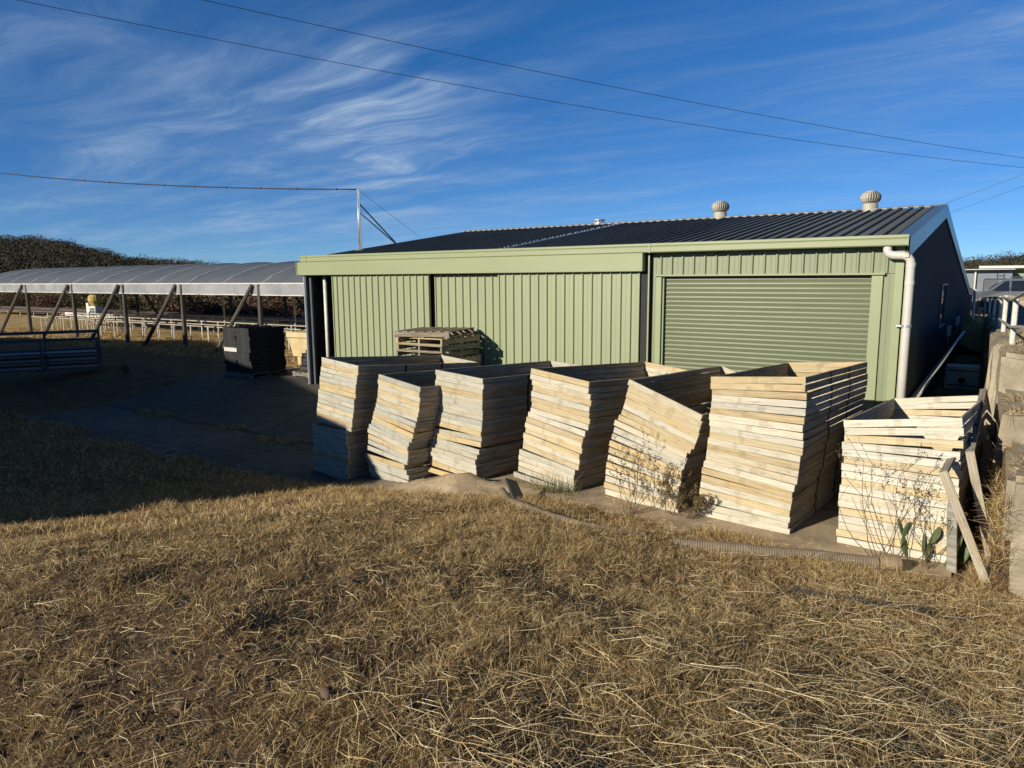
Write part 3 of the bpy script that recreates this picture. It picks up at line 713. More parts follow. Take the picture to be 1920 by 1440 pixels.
for k in range(nP):
    yellow = (nP-1-k) in (1, 4)
    rz = rad(random.uniform(-3, 3)) + rad(90); ox, oy = random.uniform(-.03, .03), random.uniform(-.03, .03)
    rx = ry = 0
    if k == nP-1: rz = rad(14); ox, oy = -.06, -.03; ry = rad(-.6)
    pallet((px_+ox, py_+oy, pz), rz, rx, ry, (.50, .36, .17) if yellow else random.choice(pcols[1:]),
           f"{'yellowish' if yellow else 'weathered grey'} wooden pallet, {ORD[nP-1-k]} {'one' if k == nP-1 else 'from top'} of the stack by the green doors", 'pallets stacked against the shed')
    pz += .131

# ------------------------------------------------------------------ black tray stack, cream bin, low tray pile
def make_tray(Lx, Ly, H):
    r = empty('plastic_tray', (0, 0, 0)); m = MB()
    m.box((0, 0, .004), (Lx-.03, Ly-.03, .008))
    for s_ in (-1, 1):
        m.box((s_*(Lx/2-.006), 0, H/2), (.012, Ly, H)); m.box((0, s_*(Ly/2-.006), H/2), (Lx-.024, .012, H))
    n = 9
    for k in range(n):
        x = -Lx/2+.05+k*(Lx-.1)/(n-1)
        for s_ in (-1, 1): m.box((x, s_*(Ly/2+.003), H/2), (.018, .006, H*.8))
    m.build('tray_body', M['black_plastic'], r)
    l = MB()
    for s_ in (-1, 1):
        l.cbox((s_*(Lx/2), 0, H-.006), (.03, Ly+.03, .012), .002); l.cbox((0, s_*(Ly/2), H-.006), (Lx-.03, .03, .012), .002)
    l.build('rim', M['black_plastic'], r); return r
A1 = onZ(422, 704, .14); tw = 1.12
B1 = onZ(478, 712, .14)
tpz = float(gz(-16.2, 11.6))
tcx, tcy = -16.55, 11.72
pallet((tcx, tcy, .03), rad(2), 0, 0, (.10, .09, .08), 'dark pallet under the tall black tray stack', 'pallets under the black trays')
tr0 = make_tray(.55, 1.10, .105); first = True; z = .175; lay = 0
while lay < 11:
    for c2, sgn in enumerate((-1, 1)):
        o = tr0 if first else copy_tree(tr0); first = False
        o.location = (tcx+sgn*.285+random.uniform(-.012, .012), tcy+random.uniform(-.02, .02), z); o.rotation_euler = (0, 0, rad(random.uniform(-1.2, 1.2)))
        row = ORD[10-lay]; side_ = 'doorless-side' if c2 else 'open-yard'
        lab = f"black plastic tray, {row} {'one' if lay == 10 else 'from top'} in the column {'nearer the cream bin' if c2 else 'nearer the open yard'}"
        if lay == 5 and c2 == 0:
            for ch in o.children: ch.data = ch.data.copy(); ch.data.materials[0] = M['white_plastic']
            lab = 'single white plastic tray among the stacked black trays'
        tag(o, lab, 'tray', 'trays stacked on the dark pallet')
    z += .106; lay += 1
# cream bin on legs
bin_ = empty('plastic_bin', (-16.9, 14.4, 0), rad(4), 'cream plastic bin with a heavy rim standing behind the black trays', 'bin')
m = MB(); bw, bd = 1.9, 1.15
def frust(mb, w0, d0, w1, d1, z0, z1):
    mb.add([(-w0/2, -d0/2, z0), (w0/2, -d0/2, z0), (w0/2, d0/2, z0), (-w0/2, d0/2, z0), (-w1/2, -d1/2, z1), (w1/2, -d1/2, z1), (w1/2, d1/2, z1), (-w1/2, d1/2, z1)],
           [(3, 2, 1, 0), (0, 1, 5, 4), (1, 2, 6, 5), (2, 3, 7, 6), (3, 0, 4, 7), (4, 5, 6, 7)])
frust(m, bw*.86, bd*.86, bw*.97, bd*.97, .28, .86); m.build('bin_body', M['cream'], bin_)
m = MB(); m.cbox((0, 0, .93), (bw+.06, bd+.06, .17), .02); m.build('bin_rim', M['cream'], bin_)
for x in (-.6, .6):
    m = MB(); m.cbox((x, 0, .14), (.16, bd*.8, .27), .01); m.build('bin_foot', M['cream'], bin_)
pallet((-14.95, 12.7, .03), rad(3), 0, 0, (.12, .11, .10), 'dark pallet under the low pile of folded black trays', 'pallets under the black trays')
z = .175
for k in range(5):
    o = copy_tree(tr0); o.location = (-14.95+.05*k*(-1)**k*.6, 12.65+.03*k, z); o.rotation_euler = (0, 0, rad(90+6*(-1)**k)); z += .106
    tag(o, f"black plastic tray, {ORD[4-k]} {'one' if k == 4 else 'from top'} of the low pile by the open doorway", 'tray', 'trays in the low pile')

# ------------------------------------------------------------------ dark rack standing in the shade
g_l, g_r = onZ(-130, 705, 0), onZ(190, 688, 0)
rk = empty('metal_rack', g_r, math.atan2((g_l-g_r).y, (g_l-g_r).x), 'long dark metal trolley rack with rails standing in the shaded yard', 'rack')
Lr = min(7.5, (g_l-g_r).length); H = 1.12
for k in range(4):
    m = MB(); x = Lr*k/3; m.box((x, 0, H/2), (.06, .06, H)); m.box((x, .8, H/2-.1), (.06, .06, H-.2)); m.box((x, .4, .12), (.05, .8, .05)); m.build('upright', M['darksteel'], rk)
for z, hh in ((H-.03, .09), (H-.26, .08)):
    m = MB(); m.box((Lr/2, -.04, z), (Lr, .03, hh)); m.build('rail', M['darksteel'], rk)
for z in (.08, .30, .52):
    m = MB(); m.box((Lr/2, .38, z), (Lr-.08, .80, .05)); m.box((Lr/2, -.045, z+.02), (Lr, .03, .11)); m.build('shelf', M['darksteel'], rk)

# ------------------------------------------------------------------ greenhouse and what stands in and behind it
GX0, GX1, GY0, GY1 = -46.5, -14.8, 15.4, 22.6
gh = empty('greenhouse', ((GX0+GX1)/2, GY0, 0), 0, 'long open-sided greenhouse tunnel roofed in whitish plastic film', 'greenhouse')
ox = (GX0+GX1)/2
def arch(t): # t 0..1 across the tunnel
    a = math.pi*(.5-(t-.5)*.86); y = GY0+(GY1-GY0)*t; z = 2.42+.86*math.sin(math.pi*t)**.75; return y, z
mb = MB(); nx = 132; nt = 22; V = []
for i in range(nx+1):
    x = GX0+(GX1-GX0)*i/nx
    sag = .055*abs(math.sin(math.pi*(x-GX0)/2.3))
    for k in range(nt+1):
        y, z = arch(k/nt); V.append((x-ox, y-GY0, z-sag*math.sin(math.pi*k/nt)**.5))
F_ = [(i*(nt+1)+k, (i+1)*(nt+1)+k, (i+1)*(nt+1)+k+1, i*(nt+1)+k+1) for i in range(nx) for k in range(nt)]
mb.add(V, F_); mb.build('roof_film', M['film'], gh, smooth=True)
for y0 in (GY0-.02, GY1+.02):
    mb = MB(); V = []
    for i in range(nx+1):
        x = GX0+(GX1-GX0)*i/nx; w_ = .02*math.sin(x*5.1)+.014*math.sin(x*13.7)
        for k, z in enumerate((2.43, 2.33, 2.22, 2.05)): V.append((x-ox, y0-GY0+(w_*(k > 0)), z+.012*math.sin(x*3.1)*(k == 3)))
    mb.add(V, [(i*4+k, (i+1)*4+k, (i+1)*4+k+1, i*4+k+1) for i in range(nx) for k in range(3)]); mb.build('side_flap', M['flap'], gh, smooth=True)
    mb = MB(); mb.tube([(GX0-ox, y0-GY0, 2.44), (GX1-ox, y0-GY0, 2.44)], .03, 6); mb.build('eave_rail', M['whitepipe'], gh)
    mb = MB(); mb.tube([(GX0-ox, y0-GY0, 2.05), (GX1-ox, y0-GY0, 2.05)], .022, 6); mb.build('flap_pipe', M['whitepipe'], gh)
x = GX0
while x <= GX1+.01:
    mb = MB(); mb.tube([(x-ox, arch(k/14)[0]-GY0, arch(k/14)[1]+.008) for k in range(15)], .02, 6); mb.build('hoop', M['whitepipe'], gh); x += 2.3
posts = [-44.4, -39.75, -34.95, -30.45, -26.1, -21.3, -16.7]
for x in posts:
    mb = MB(); mb.tube([(x-ox, 0, -.1), (x-ox+.02, 0, 2.42)], [.09, .08], 8); mb.build('post', M['pole'], gh)
    mb = MB(); mb.tube([(x-1.75-ox, -.75, -.1), (x-.30-ox, -.05, 2.40)], [.08, .072], 8); mb.build('strut', M['pole'], gh)
    mb = MB(); mb.tube([(x+1.2-ox, GY1-GY0, -.1), (x+1.2-ox, GY1-GY0, 2.42)], .085, 8); mb.build('post', M['pole'], gh)
    mb = MB(); mb.tube([(x+2.9-ox, GY1-GY0+.7, -.1), (x+1.5-ox, GY1-GY0, 2.3)], .08, 8); mb.build('strut', M['pole'], gh)
for x in (-37.2, -28.3, -23.5, -18.9):
    mb = MB(); mb.tube([(x-ox, 3.2, -.05), (x-ox, 3.2, 3.1)], .035, 6); mb.build('inner_pipe', M['whitepipe'], gh)
for a_, b_ in (((-34.95, 2.3), (-31.0, .4)), ((-26.1, 2.3), (-21.8, .3)), ((-21.3, 2.3), (-16.8, .3)), ((-16.8, 2.2), (-21.0, .3))):
    mb = MB(); mb.tube([(a_[0]-ox, 7.1, a_[1]), (b_[0]-ox, 7.1, b_[1])], .012, 4); mb.build('brace_wire', M['steel'], gh)
# long benches of pipe inside
def bench(y, x0, x1, label, zr=.72):
    r = empty('growing_bench', ((x0+x1)/2, y, 0), 0, label, 'bench', 'pipe benches in the greenhouse'); cx = (x0+x1)/2
    for dy in (0, .75):
        m = MB(); m.tube([(x0-cx, dy, zr), (x1-cx, dy, zr)], .022, 6); m.build('rail', M['bench'], r)
    x = x0
    while x < x1:
        for dy in (0, .75):
            m = MB(); m.tube([(x-cx, dy, -.12), (x-cx, dy, zr)], .026 if dy == 0 else .02, 6); m.build('leg', M['whitepipe'], r)
        m = MB(); m.tube([(x-cx, 0, zr-.02), (x-cx, .75, zr-.02)], .018, 5); m.build('cross_bar', M['bench'], r); x += 1.25
bench(16.5, -42.5, -15.2, 'front row of pipe bench legs and rails under the greenhouse film')
bench(18.4, -43.5, -15.4, 'second pipe bench from the front under the greenhouse film', .74)
bench(20.4, -44.5, -15.6, 'third pipe bench from the front under the greenhouse film', .76)
for y, z, label in ((23.9, .36, 'nearer long brown plank bench behind the greenhouse'), (25.6, .42, 'farther long brown plank bench behind the greenhouse')):
    r = empty('plank_bench', (-38, y, 0), 0, label, 'bench', 'brown plank benches behind the greenhouse')
    m = MB(); m.box((0, 0, z), (64, 1.1, .10)); m.build('deck', M['rust'], r)
    for k in range(28):
        m = MB(); m.box((-31+k*2.3, -.4, z/2-.05), (.08, .08, z)); m.build('leg', M['bench'], r)
cw = MB(); cw.cbox((-40, 21.9, .42), (22, .10, .22), .01); tag(cw.build('white_board', M['white_plastic'], None), 'low whitish board lying along the back of the benches', 'board')
# white filling machine with a straw coloured hopper
mp = onZ(180, 598, .05); mc = empty('filling_machine', (-49.2, 24.8, 0), .2, 'small white machine with a straw coloured hopper behind the greenhouse posts', 'machine')
mc.location = (mp.x, mp.y, 0) if mp.y < 40 else (-47, 25, 0)
mc.scale = (.68, .68, .72)
m = MB(); m.cbox((0, 0, .75), (1.1, .8, 1.0), .05); m.cbox((-.75, 0, .8), (.35, .5, 1.5), .03); m.build('machine_body', M['white_plastic'], mc)
m = MB(); m.cbox((.1, -.42, .85), (.6, .05, .5), .01); m.build('panel', M['container'], mc)
m = MB(); m.lathe([(.30, 1.25), (.62, 1.75), (.58, 2.1), (.4, 2.3)], (.1, 0, 0), 14); m.build('hopper', M['brass'], mc)
for x in (-.45, .45):
    m = MB(); m.box((x, 0, .13), (.12, .7, .28)); m.build('machine_leg', M['steel'], mc)
# white rail fence beyond
rf_ = empty('rail_fence', (-50, 40, 0), 0, 'low white single-rail fence beyond the greenhouse', 'fence')
m = MB(); m.tube([(-20, 0, 1.02), (32, 0, 1.02)], .05, 6); m.build('rail', M['whitepipe'], rf_)
for k in range(14):
    m = MB(); m.tube([(-20+k*4, 0, -.1), (-20+k*4, 0, 1.02)], .045, 6); m.build('post', M['whitepipe'], rf_)

# ------------------------------------------------------------------ right side: retaining wall, pipe fence, car, far buildings
def rough_block(name, x0, x1, y0, y1, z0, z1, seed, parent, m='stone', amp=.035):
    bm = bmesh.new(); bmesh.ops.create_cube(bm, size=1)
    for v in bm.verts: v.co = Vector((v.co.x*(x1-x0), v.co.y*(y1-y0), v.co.z*(z1-z0)))
    bmesh.ops.bevel(bm, geom=list(bm.edges), offset=.05, segments=2, affect='EDGES')
    bmesh.ops.subdivide_edges(bm, edges=list(bm.edges), cuts=3, use_grid_fill=True)
    r = random.Random(seed); o1 = r.uniform(0, 50)
    for v in bm.verts:
        p = v.co; n = (float(vnoise(p.x+o1, p.z+p.y, 4, 3))-.5)*2; n2 = (float(vnoise(p.y+o1, p.z-p.x, 9, 4))-.5)
        v.co = p*(1+amp*n/.5) + Vector((n2, n, -n2))*amp*.5
    me = bpy.data.meshes.new(name); bm.to_mesh(me); bm.free()
    o = link(name, me, M[m], parent); o.location = ((x0+x1)/2, (y0+y1)/2, (z0+z1)/2); return o
rw = empty('retaining_wall', (0, 0, 0), 0, 'stepped retaining wall of weathered concrete blocks beside the shed aisle', 'wall')
rough_block('block', .135, 1.5, 6.75, 8.15, -.3, 1.00, 1, rw, amp=.02)
rough_block('block', .05, 1.5, 8.12, 9.55, .1, 1.32, 2, rw)
rough_block('block', .02, 1.5, 9.5, 11.0, .2, 1.72, 3, rw)
for k in range(8):
    y0 = 11.0+k*2.1; rough_block('block', float(terrace_edge(y0+1))-.04, 1.6, y0-.02, y0+2.1, -.1, 1.72-.06*k*1.0, 10+k, rw)
FPT = [(1906, 557, 10.6, 1898, 640), (1887.5, 554, 13, 1883, 631), (1877.5, 555, 16, 1873, 600), (1866, 556, 19.5, 1862, 604), (1857, 556, 24, 1853, 590), (1848, 557, 30, 1844, 604), (1839, 557, 38, 1836, 600)]
fn = empty('pipe_fence', onY(1906, 557, 10.6).xy.to_3d(), 0, 'old white pipe fence with thin rails along the top of the retaining wall', 'fence')
fo = fn.location; tops = []
extra = [Vector((.20, 5.5, 2.55)), Vector((.17, 8.2, 2.45))]
for e in extra:
    tops.append(e)
for (tx, ty, Y, bx, by) in FPT: tops.append(onY(tx, ty, Y))
for i, p in enumerate(tops):
    zb = float(gz(p.x+.25, p.y))-.12 if p.y > 6.8 else 1.0
    if i < 2: continue
    m = MB(); m.tube([Vector((p.x, p.y, min(zb, p.z-.5)))-fo, p-fo], .032, 8); m.build('post', M['whitepipe'], fn)
for off in (-.03, -.30):
    m = MB(); m.tube([p+Vector((-.03, 0, off*(1 if off > -.1 else 1+.02*p.y)))-fo for p in tops], .018, 6); m.build('rail', M['bench'], fn)
# car
def make_car(loc, rz):
    r = empty('parked_car', loc, rz, 'dark grey station wagon parked beyond the pipe fence', 'car')
    # local x = length (front at -x), y = width
    Lc, Wc = 4.9, 1.85
    prof = [(-2.45, .45), (-2.42, .80), (-2.25, .95), (-1.35, 1.08), (-.62, 1.70), (-.40, 1.80), (1.9, 1.84), (2.25, 1.70), (2.42, 1.05), (2.44, .5)]
    m = MB(); n = len(prof); vs = []
    for s_ in (-1, 1):
        for x, z in prof:
            yy = Wc/2*(1 if z < 1.1 else 1-.17*(z-1.05)/.8); vs.append((x, s_*yy, z))
    fs = [(i, i+1, n+i+1, n+i) for i in range(n-1)]+[tuple(reversed(range(n))), tuple(range(n, 2*n)), (0, n, 2*n-1, n-1)]
    m.add(vs, fs); body = m.build('body', M['carpaint'], r)
    for s_ in (-1, 1):
        def sy(z): return s_*(Wc/2*(1-.17*(z-1.05)/.8)+.006)
        for quad in (((-1.10, 1.12), (-.30, 1.12), (-.30, 1.68), (-.52, 1.66)), ((-.20, 1.12), (.62, 1.12), (.62, 1.69), (-.20, 1.68)), ((.75, 1.12), (2.15, 1.12), (2.02, 1.68), (.75, 1.70))):
            m = MB(); m.add([(x, sy(z), z) for x, z in quad], [(0, 1, 2, 3)]); m.build('side_window', M['glass'], r)
        for x in (-1.5, 1.45):
            m = MB(); c = Vector((x, s_*(Wc/2-.12), .36))
            pr = [(.36*math.cos(a), .36*math.sin(a)) for a in [2*math.pi*k/20 for k in range(20)]]
            A = [c+Vector((q, -.11*s_, w_)) for q, w_ in pr]; B = [c+Vector((q, .125*s_, w_)) for q, w_ in pr]
            m.add(A+B, [(k, (k+1) % 20, 20+(k+1) % 20, 20+k) for k in range(20)]+[tuple(range(20)), tuple(range(20, 40))]); wh = m.build('wheel', M['tyre'], r)
            m = MB(); pr = [(.22*math.cos(a), .22*math.sin(a)) for a in [2*math.pi*k/12 for k in range(12)]]
            m.add([c+Vector((q, .13*s_, w_)) for q, w_ in pr], [tuple(range(12))]); m.build('rim', M['steel'], wh)
    m = MB(); m.add([(-1.33, -.80, 1.10), (-1.33, .80, 1.10), (-.64, .72, 1.69), (-.64, -.72, 1.69)], [(0, 1, 2, 3)])
    m.v = [(x-.012, y, z+.012) for x, y, z in m.v]; m.build('windscreen', M['glass'], r)
    for s_ in (-1, 1):
        m = MB(); m.box((-2.40, s_*.65, .86), (.10, .36, .14)); m.build('headlight', M['white_plastic'], r)
    m = MB(); m.box((-2.44, 0, .52), (.12, 1.8, .20)); m.build('bumper', M['darksteel'], r)
    for s_ in (-1, 1):
        m = MB(); m.tube([(-.2, s_*.60, 1.89), (1.7, s_*.60, 1.91)], .025, 6); m.build('roof_bar', M['darksteel'], r)
    return r
cp = onY(1900, 553, 40); cq = onY(1848, 546, 50); make_car((cq.x+1.35, 50, cq.z-1.08), rad(4))
# far buildings
bp = onY(1848, 541, 64); b = empty('steel_container', (bp.x, 64, bp.z-1.6), rad(3), 'blue grey steel container with a ladder on its side beyond the car', 'container')
m = MB(); m.box((0, 0, 1.5), (2.9, 4, 2.95)); m.build('container_box', M['container'], b)
m = MB(); m.box((0, -.3, 3.0), (3.1, 4.7, .06)); m.build('roof_sheet', M['steel'], b)
m = MB()
for x in (.55, .95): m.box((x, -2.06, 1.5), (.05, .05, 2.6))
for k in range(7): m.box((.75, -2.06, .4+k*.36), (.4, .04, .04))
m.build('ladder', M['darksteel'], b)
m = MB(); m.tube([(-.75, -2.2, 0), (-.75, -2.2, 3.0)], .06, 6); m.build('post', M['whitepipe'], b)
bp = onY(1912, 541, 66); b = empty('farm_shed', (bp.x+1.2, 66, bp.z-1.6), 0, 'small shed with pale ribbed wall and dark roof behind the car', 'shed')
m = MB(); m.box((0, 0, 1.5), (5.6, 4, 3.0)); m.build('wall', M['green_trim'], b)
m = MB(); m.box((-.4, -.4, 3.2), (6.8, 5.2, .18)); m.build('roof', M['pvc'], b)
bp = onY(1880, 531, 58); b = empty('truck_canopy', (bp.x, 58, bp.z-2.2), 0, 'dark boxy truck body standing between the container and the pale shed', 'truck')
m = MB(); m.cbox((0, 0, 1.75), (2.1, 3.6, 1.5), .06); m.build('canopy_box', M['darksteel'], b)
m = MB(); m.cbox((0, 0, .78), (2.0, 4.4, .2), .03); m.build('chassis', M['darkin'], b)
for x in (-.85, .85):
    for y in (-1.4, 1.4):
        m = MB(); m.tube([(x-.12, y, .42), (x+.12, y, .42)], .42, 16); m.build('wheel', M['tyre'], b)
# pale rocks and slabs on the bank below the car
rk_spots = [(1910, 563, 30, .8, .25), (1884, 568, 30, .7, .22), (1918, 575, 27, .9, .35), (1888, 580, 29, .8, .4), (1862, 568, 33, .8, .25), (1838, 568, 38, .6, .25), (1836, 582, 38, .5, .35), (1910, 600, 24, .6, .3), (1866, 582, 32, .6, .3), (1900, 590, 26, .6, .3)]
WORDR = ['topmost pale rock on the bank just below the car', 'flat pale rock just behind the pipe fence tops', 'pale boulder on the bank at the picture edge', 'broad pale rock in the middle of the bank', 'pale rock near the bonnet of the car', 'small pale rock by the far shed corner', 'lower small pale rock by the far shed corner', 'low pale rock beside the nearest fence posts', 'pale rock half hidden in dry grass on the bank', 'pale rock just behind the second fence post']
for k, (x, y, Y, sx_, sz_) in enumerate(rk_spots):
    p = onY(x, y, Y); o = rough_block('bank_rock', -sx_/2, sx_/2, -.35, .35, -sz_/2, sz_/2, 40+k, None, 'stone', .10)
    o.location = p; o.rotation_euler = (0, rad(random.uniform(-12, 12)), rad(random.uniform(-30, 30))); tag(o, WORDR[k], 'rock', 'pale rocks on the bank')
# earth bank carrying them
bk = MB(); bxs = np.linspace(-3.0, 9, 40)
A = []; B = []; C = []; D = []
for x in bxs:
    yb = 36-.9*(x+1) if x > -1 else 36+(-1-x)*2
    zt = cp.z-1.0
    A.append(Vector((x, yb-9, .3+.15*math.sin(x*3)))); B.append(Vector((x, yb-5, .9+.2*math.sin(x*5+1)))); C.append(Vector((x, yb-1, zt+.1*math.sin(x*4)))); D.append(Vector((x, yb+30, zt)))
bk.strip(A, B); bk.strip(B, C); bk.strip(C, D); tag(bk.build('bank', M['ground'], None, smooth=True), kind='structure')
# box and bits in the aisle
ab = empty('concrete_pit', (-.68, 19.0, 0), 0, 'square grey lidded pit box on the floor of the dark aisle', 'box')
m = MB(); m.cbox((0, .25, .25), (.66, .5, .52), .012); m.build('box_body', M['white_plastic'], ab)
m = MB(); m.box((0, -.012, .08), (.60, .02, .02)); m.box((0, -.012, .42), (.60, .02, .02)); m.build('seam', M['darkin'], ab)
m = MB(); m.lathe([(.07, 0), (.07, .05)], (0, 0, 0), 12); k_ = m.build('outlet', M['darkin'], ab); k_.location = (0, -.01, .2); k_.rotation_euler = (rad(90), 0, 0)
m = MB(); m.cbox((-.62, 15.2, .12), (.9, .10, .06), .004); tag(m.build('loose_plank', M['pvc'], None), 'pale plank lying across the dark aisle', 'plank')

# ------------------------------------------------------------------ hose, slate, cactus
hp = [onZ(x, y, z) for x, y, z in ((941, 905, .14), (946, 925, .10), (958, 945, .12), (985, 968, .10), (1030, 992, .09), (1090, 1012, .07), (1150, 1024, .06), (1210, 1030, .06))]
def smooth_path(P, n):
    out = []
    for i in range(len(P)-1):
        a = P[max(i-1, 0)]; b_ = P[i]; c = P[i+1]; d_ = P[min(i+2, len(P)-1)]
        for k in range(n):
            t = k/n; out.append(.5*((2*b_)+(c-a)*t+(2*a-5*b_+4*c-d_)*t*t+(3*b_-a-3*c+d_)*t**3))
    return out+[P[-1]]
hs = empty('suction_hose', hp[0], 0, 'dusty brown corrugated hose lying along the slab edge', 'hose')
def ridged(P, r, name, parent):
    Q = []; R_ = []; L = 0
    for i in range(len(P)-1):
        d_ = (P[i+1]-P[i]).length; n = max(1, int(d_/.0055))
        for k in range(n):
            p = P[i].lerp(P[i+1], k/n); Q.append(p-Vector(hs.location)); R_.append(r*(1+.055*math.sin((L+d_*k/n)/.022*2*math.pi)))
        L += d_
    MB().tube(Q, R_, 10).build(name, M['hose'], parent, smooth=True)
def on_ground(P, lift):
    return [Vector((p.x, p.y, floor_z(p.x, p.y)+lift)) for p in P]
def evened(P, w):
    return [Vector((p.x, p.y, sum(q.z for q in P[max(0, i-w):i+w+1])/len(P[max(0, i-w):i+w+1]))) for i, p in enumerate(P)]
P1 = evened(on_ground(smooth_path(hp, 8), .012), 9); ridged(P1, .048, 'hose_tube', hs)
h2 = [onZ(x, y, .10) for x, y in ((1262, 1037), (1330, 1041), (1420, 1046), (1500, 1047), (1580, 1049), (1648, 1053))]
P2 = on_ground(smooth_path(h2, 8), .040)
for i in range(len(P2)):
    a_ = max(0, i-6); b2 = min(len(P2), i+7); P2[i] = Vector((P2[i].x, P2[i].y, sum(p.z for p in P2[a_:b2])/(b2-a_)))
ridged(P2, .056, 'hose_tube', hs)
e0, e1 = P2[-1], P2[-1]+(P2[-1]-P2[-6]).normalized()*.17
MB().tube([e0-hs.location, e0.lerp(e1, .25)-hs.location, e0.lerp(e1, .3)-hs.location, e0.lerp(e1, .75)-hs.location, e1-hs.location], [.062, .062, .072, .075, .068], 16).build('coupling', M['hose_cap'], hs, smooth=False)
sp = onZ(968, 932, .12); sl = MB(); sl.cbox((0, 0, 0), (.16, .62, .03), .006); so = sl.build('slate_offcut', M['slate'], None)
so.location = (sp.x, sp.y, floor_z(sp.x, sp.y)+.07); so.rotation_euler = (rad(14), rad(22), rad(52)); tag(so, 'dark flat offcut lying beside the hose end on the slab', 'offcut')
cpos = onZ(1738, 1040, .05); ct = empty('prickly_pear', (cpos.x, cpos.y-.10, floor_z(cpos.x, cpos.y-.1)), 0, 'small green prickly pear cactus in front of the low stack', 'cactus')
def pad(base, dirv, size, twist):
    bm = bmesh.new(); bmesh.ops.create_uvsphere(bm, u_segments=16, v_segments=10, radius=1)
    for v in bm.verts:
        x, y, z = v.co; wdt = .36*(1+.35*z) ; v.co = Vector((x*wdt*size, y*.085*size, (z*.5+.5)*size))
    d_ = Vector(dirv).normalized(); q = d_.to_track_quat('Z', 'Y').to_matrix() @ Matrix.Rotation(twist, 3, 'Z')
    for v in bm.verts: v.co = q @ v.co + Vector(base)
    me = bpy.data.meshes.new('pad'); bm.to_mesh(me); bm.free(); o = link('pad', me, M['cactus'], ct, True); return Vector(base)+d_*size*.92
rp = random.Random(4)
t1 = pad((0, 0, -.02), (.1, 0, 1), .20, .2); t2 = pad((-.14, .03, -.02), (-.25, 0, 1), .22, -.3); t3 = pad((.14, -.02, -.02), (.55, -.1, 1), .22, .3); t4 = pad((-.02, .05, 0), (-.05, .1, 1), .26, 1.2)
pad(t1, (.4, 0, 1), .19, .4); pad(t2, (-.3, .1, 1), .19, .2); pad(t2, (.35, 0, 1), .17, -.6); pad(t3, (.15, 0, 1), .17, .1); pad(t4, (.1, 0, 1), .16, .7); pad((.22, .03, -.02), (.2, .1, 1), .24, .5)

# ------------------------------------------------------------------ weeds: branching stems with seed heads
def weed(name, loc, h, nst, seed, label, spread=.5, green=.2, dense=1.0):
    r = random.Random(seed); root = empty(name, loc, 0, label, 'weed'); st = MB(); V = []; Fq = []
    def leaf(p, s_):
        a = Vector((r.uniform(-1, 1), r.uniform(-1, 1), r.uniform(-.6, 1))).normalized()*s_; b_ = a.orthogonal().normalized()*s_*r.uniform(.3, .6)
        n = len(V); V.extend([p, p+a*.5+b_*.5, p+a, p+a*.5-b_*.5]); Fq.append((n, n+1, n+2, n+3))
    def grow(p, d_, L, rad_, lev):
        n = 5; pts = [p]
        for k in range(n):
            d_ = (d_+Vector((r.uniform(-.22, .22), r.uniform(-.22, .22), r.uniform(-.02, .16)))).normalized(); p = p+d_*L/n; pts.append(p)
            if lev < 3 and k >= 1 and r.random() < (.75 if lev < 2 else .5)*dense:
                dd = (d_+Vector((r.uniform(-.9, .9), r.uniform(-.9, .9), r.uniform(-.1, .5)))).normalized(); grow(p, dd, L*r.uniform(.35, .6), rad_*.6, lev+1)
            if r.random() < .55: leaf(p, r.uniform(.012, .03))
        st.tube(pts, [rad_*(1-.6*i/n) for i in range(n+1)], 4, False)
        if lev >= 2:
            for _ in range(r.randint(4, 9)): leaf(p+Vector((r.uniform(-1, 1), r.uniform(-1, 1), r.uniform(-1, 1)))*.016, r.uniform(.010, .022))
    for k in range(nst):
        a = r.uniform(0, 6.28); grow(Vector((r.uniform(-.09, .09), r.uniform(-.05, .05), 0)), Vector((math.cos(a)*spread, math.sin(a)*spread*.5-.1, 1)).normalized(), h*r.uniform(.6, 1.0), .0042, 0)
    st.build('stems', M['bark'], root)
    np_mesh('foliage', np.array([tuple(v) for v in V]), np.array(Fq), M['weed'], root); return root
wp1 = onZ(1185, 955, .05); weed('dead_weed', (wp1.x, wp1.y-.06, floor_z(wp1.x, wp1.y-.06)), .62, 9, 3, 'dry branching weed with seed heads before the toppling stack', .65, dense=.8)
wp2 = onZ(1660, 1045, .05); weed('dead_weed', (wp2.x, wp2.y-.10, floor_z(wp2.x, wp2.y-.1)), .95, 7, 8, 'tall dry branching weed before the low stack', .55, dense=.62)
wp3 = onZ(1735, 1050, .05); weed('dead_weed', (wp3.x, wp3.y-.12, floor_z(wp3.x, wp3.y-.1)), .66, 5, 15, 'thinner dry weed growing over the prickly pear', .5, dense=.6)
wp4 = onZ(1292, 970, .05); weed('dead_weed', (wp4.x, wp4.y+.05, floor_z(wp4.x, wp4.y)), .22, 9, 21, 'small dark leafy weed in the gap beside the tallest stack', .9)
wp5 = onZ(1262, 960, .05); weed('dead_weed', (wp5.x, wp5.y-.05, floor_z(wp5.x, wp5.y)), .40, 6, 29, 'low dry weed at the right foot of the toppling stack', .9)

vp = [onZ(x, y, .45) for x, y in ((1498, 1088), (1540, 1098), (1590, 1106), (1640, 1120), (1690, 1126), (1745, 1128), (1800, 1132))]
vm = MB(); vpts = [Vector((p.x, p.y, float(gz(p.x, p.y))+.022)) for p in smooth_path(vp, 5)]; vr = random.Random(3)
vm.tube(vpts, .011, 5)
for p in vpts[::1]:
    for _ in range(3): vm.tube([p, p+Vector((vr.uniform(-.09, .09), vr.uniform(-.06, .06), vr.uniform(.0, .05)))], [.006, .002], 4, False)
tag(vm.build('dead_vine', M['slate'], None), 'dark dead vine lying on the dry grass before the hose', 'vine')
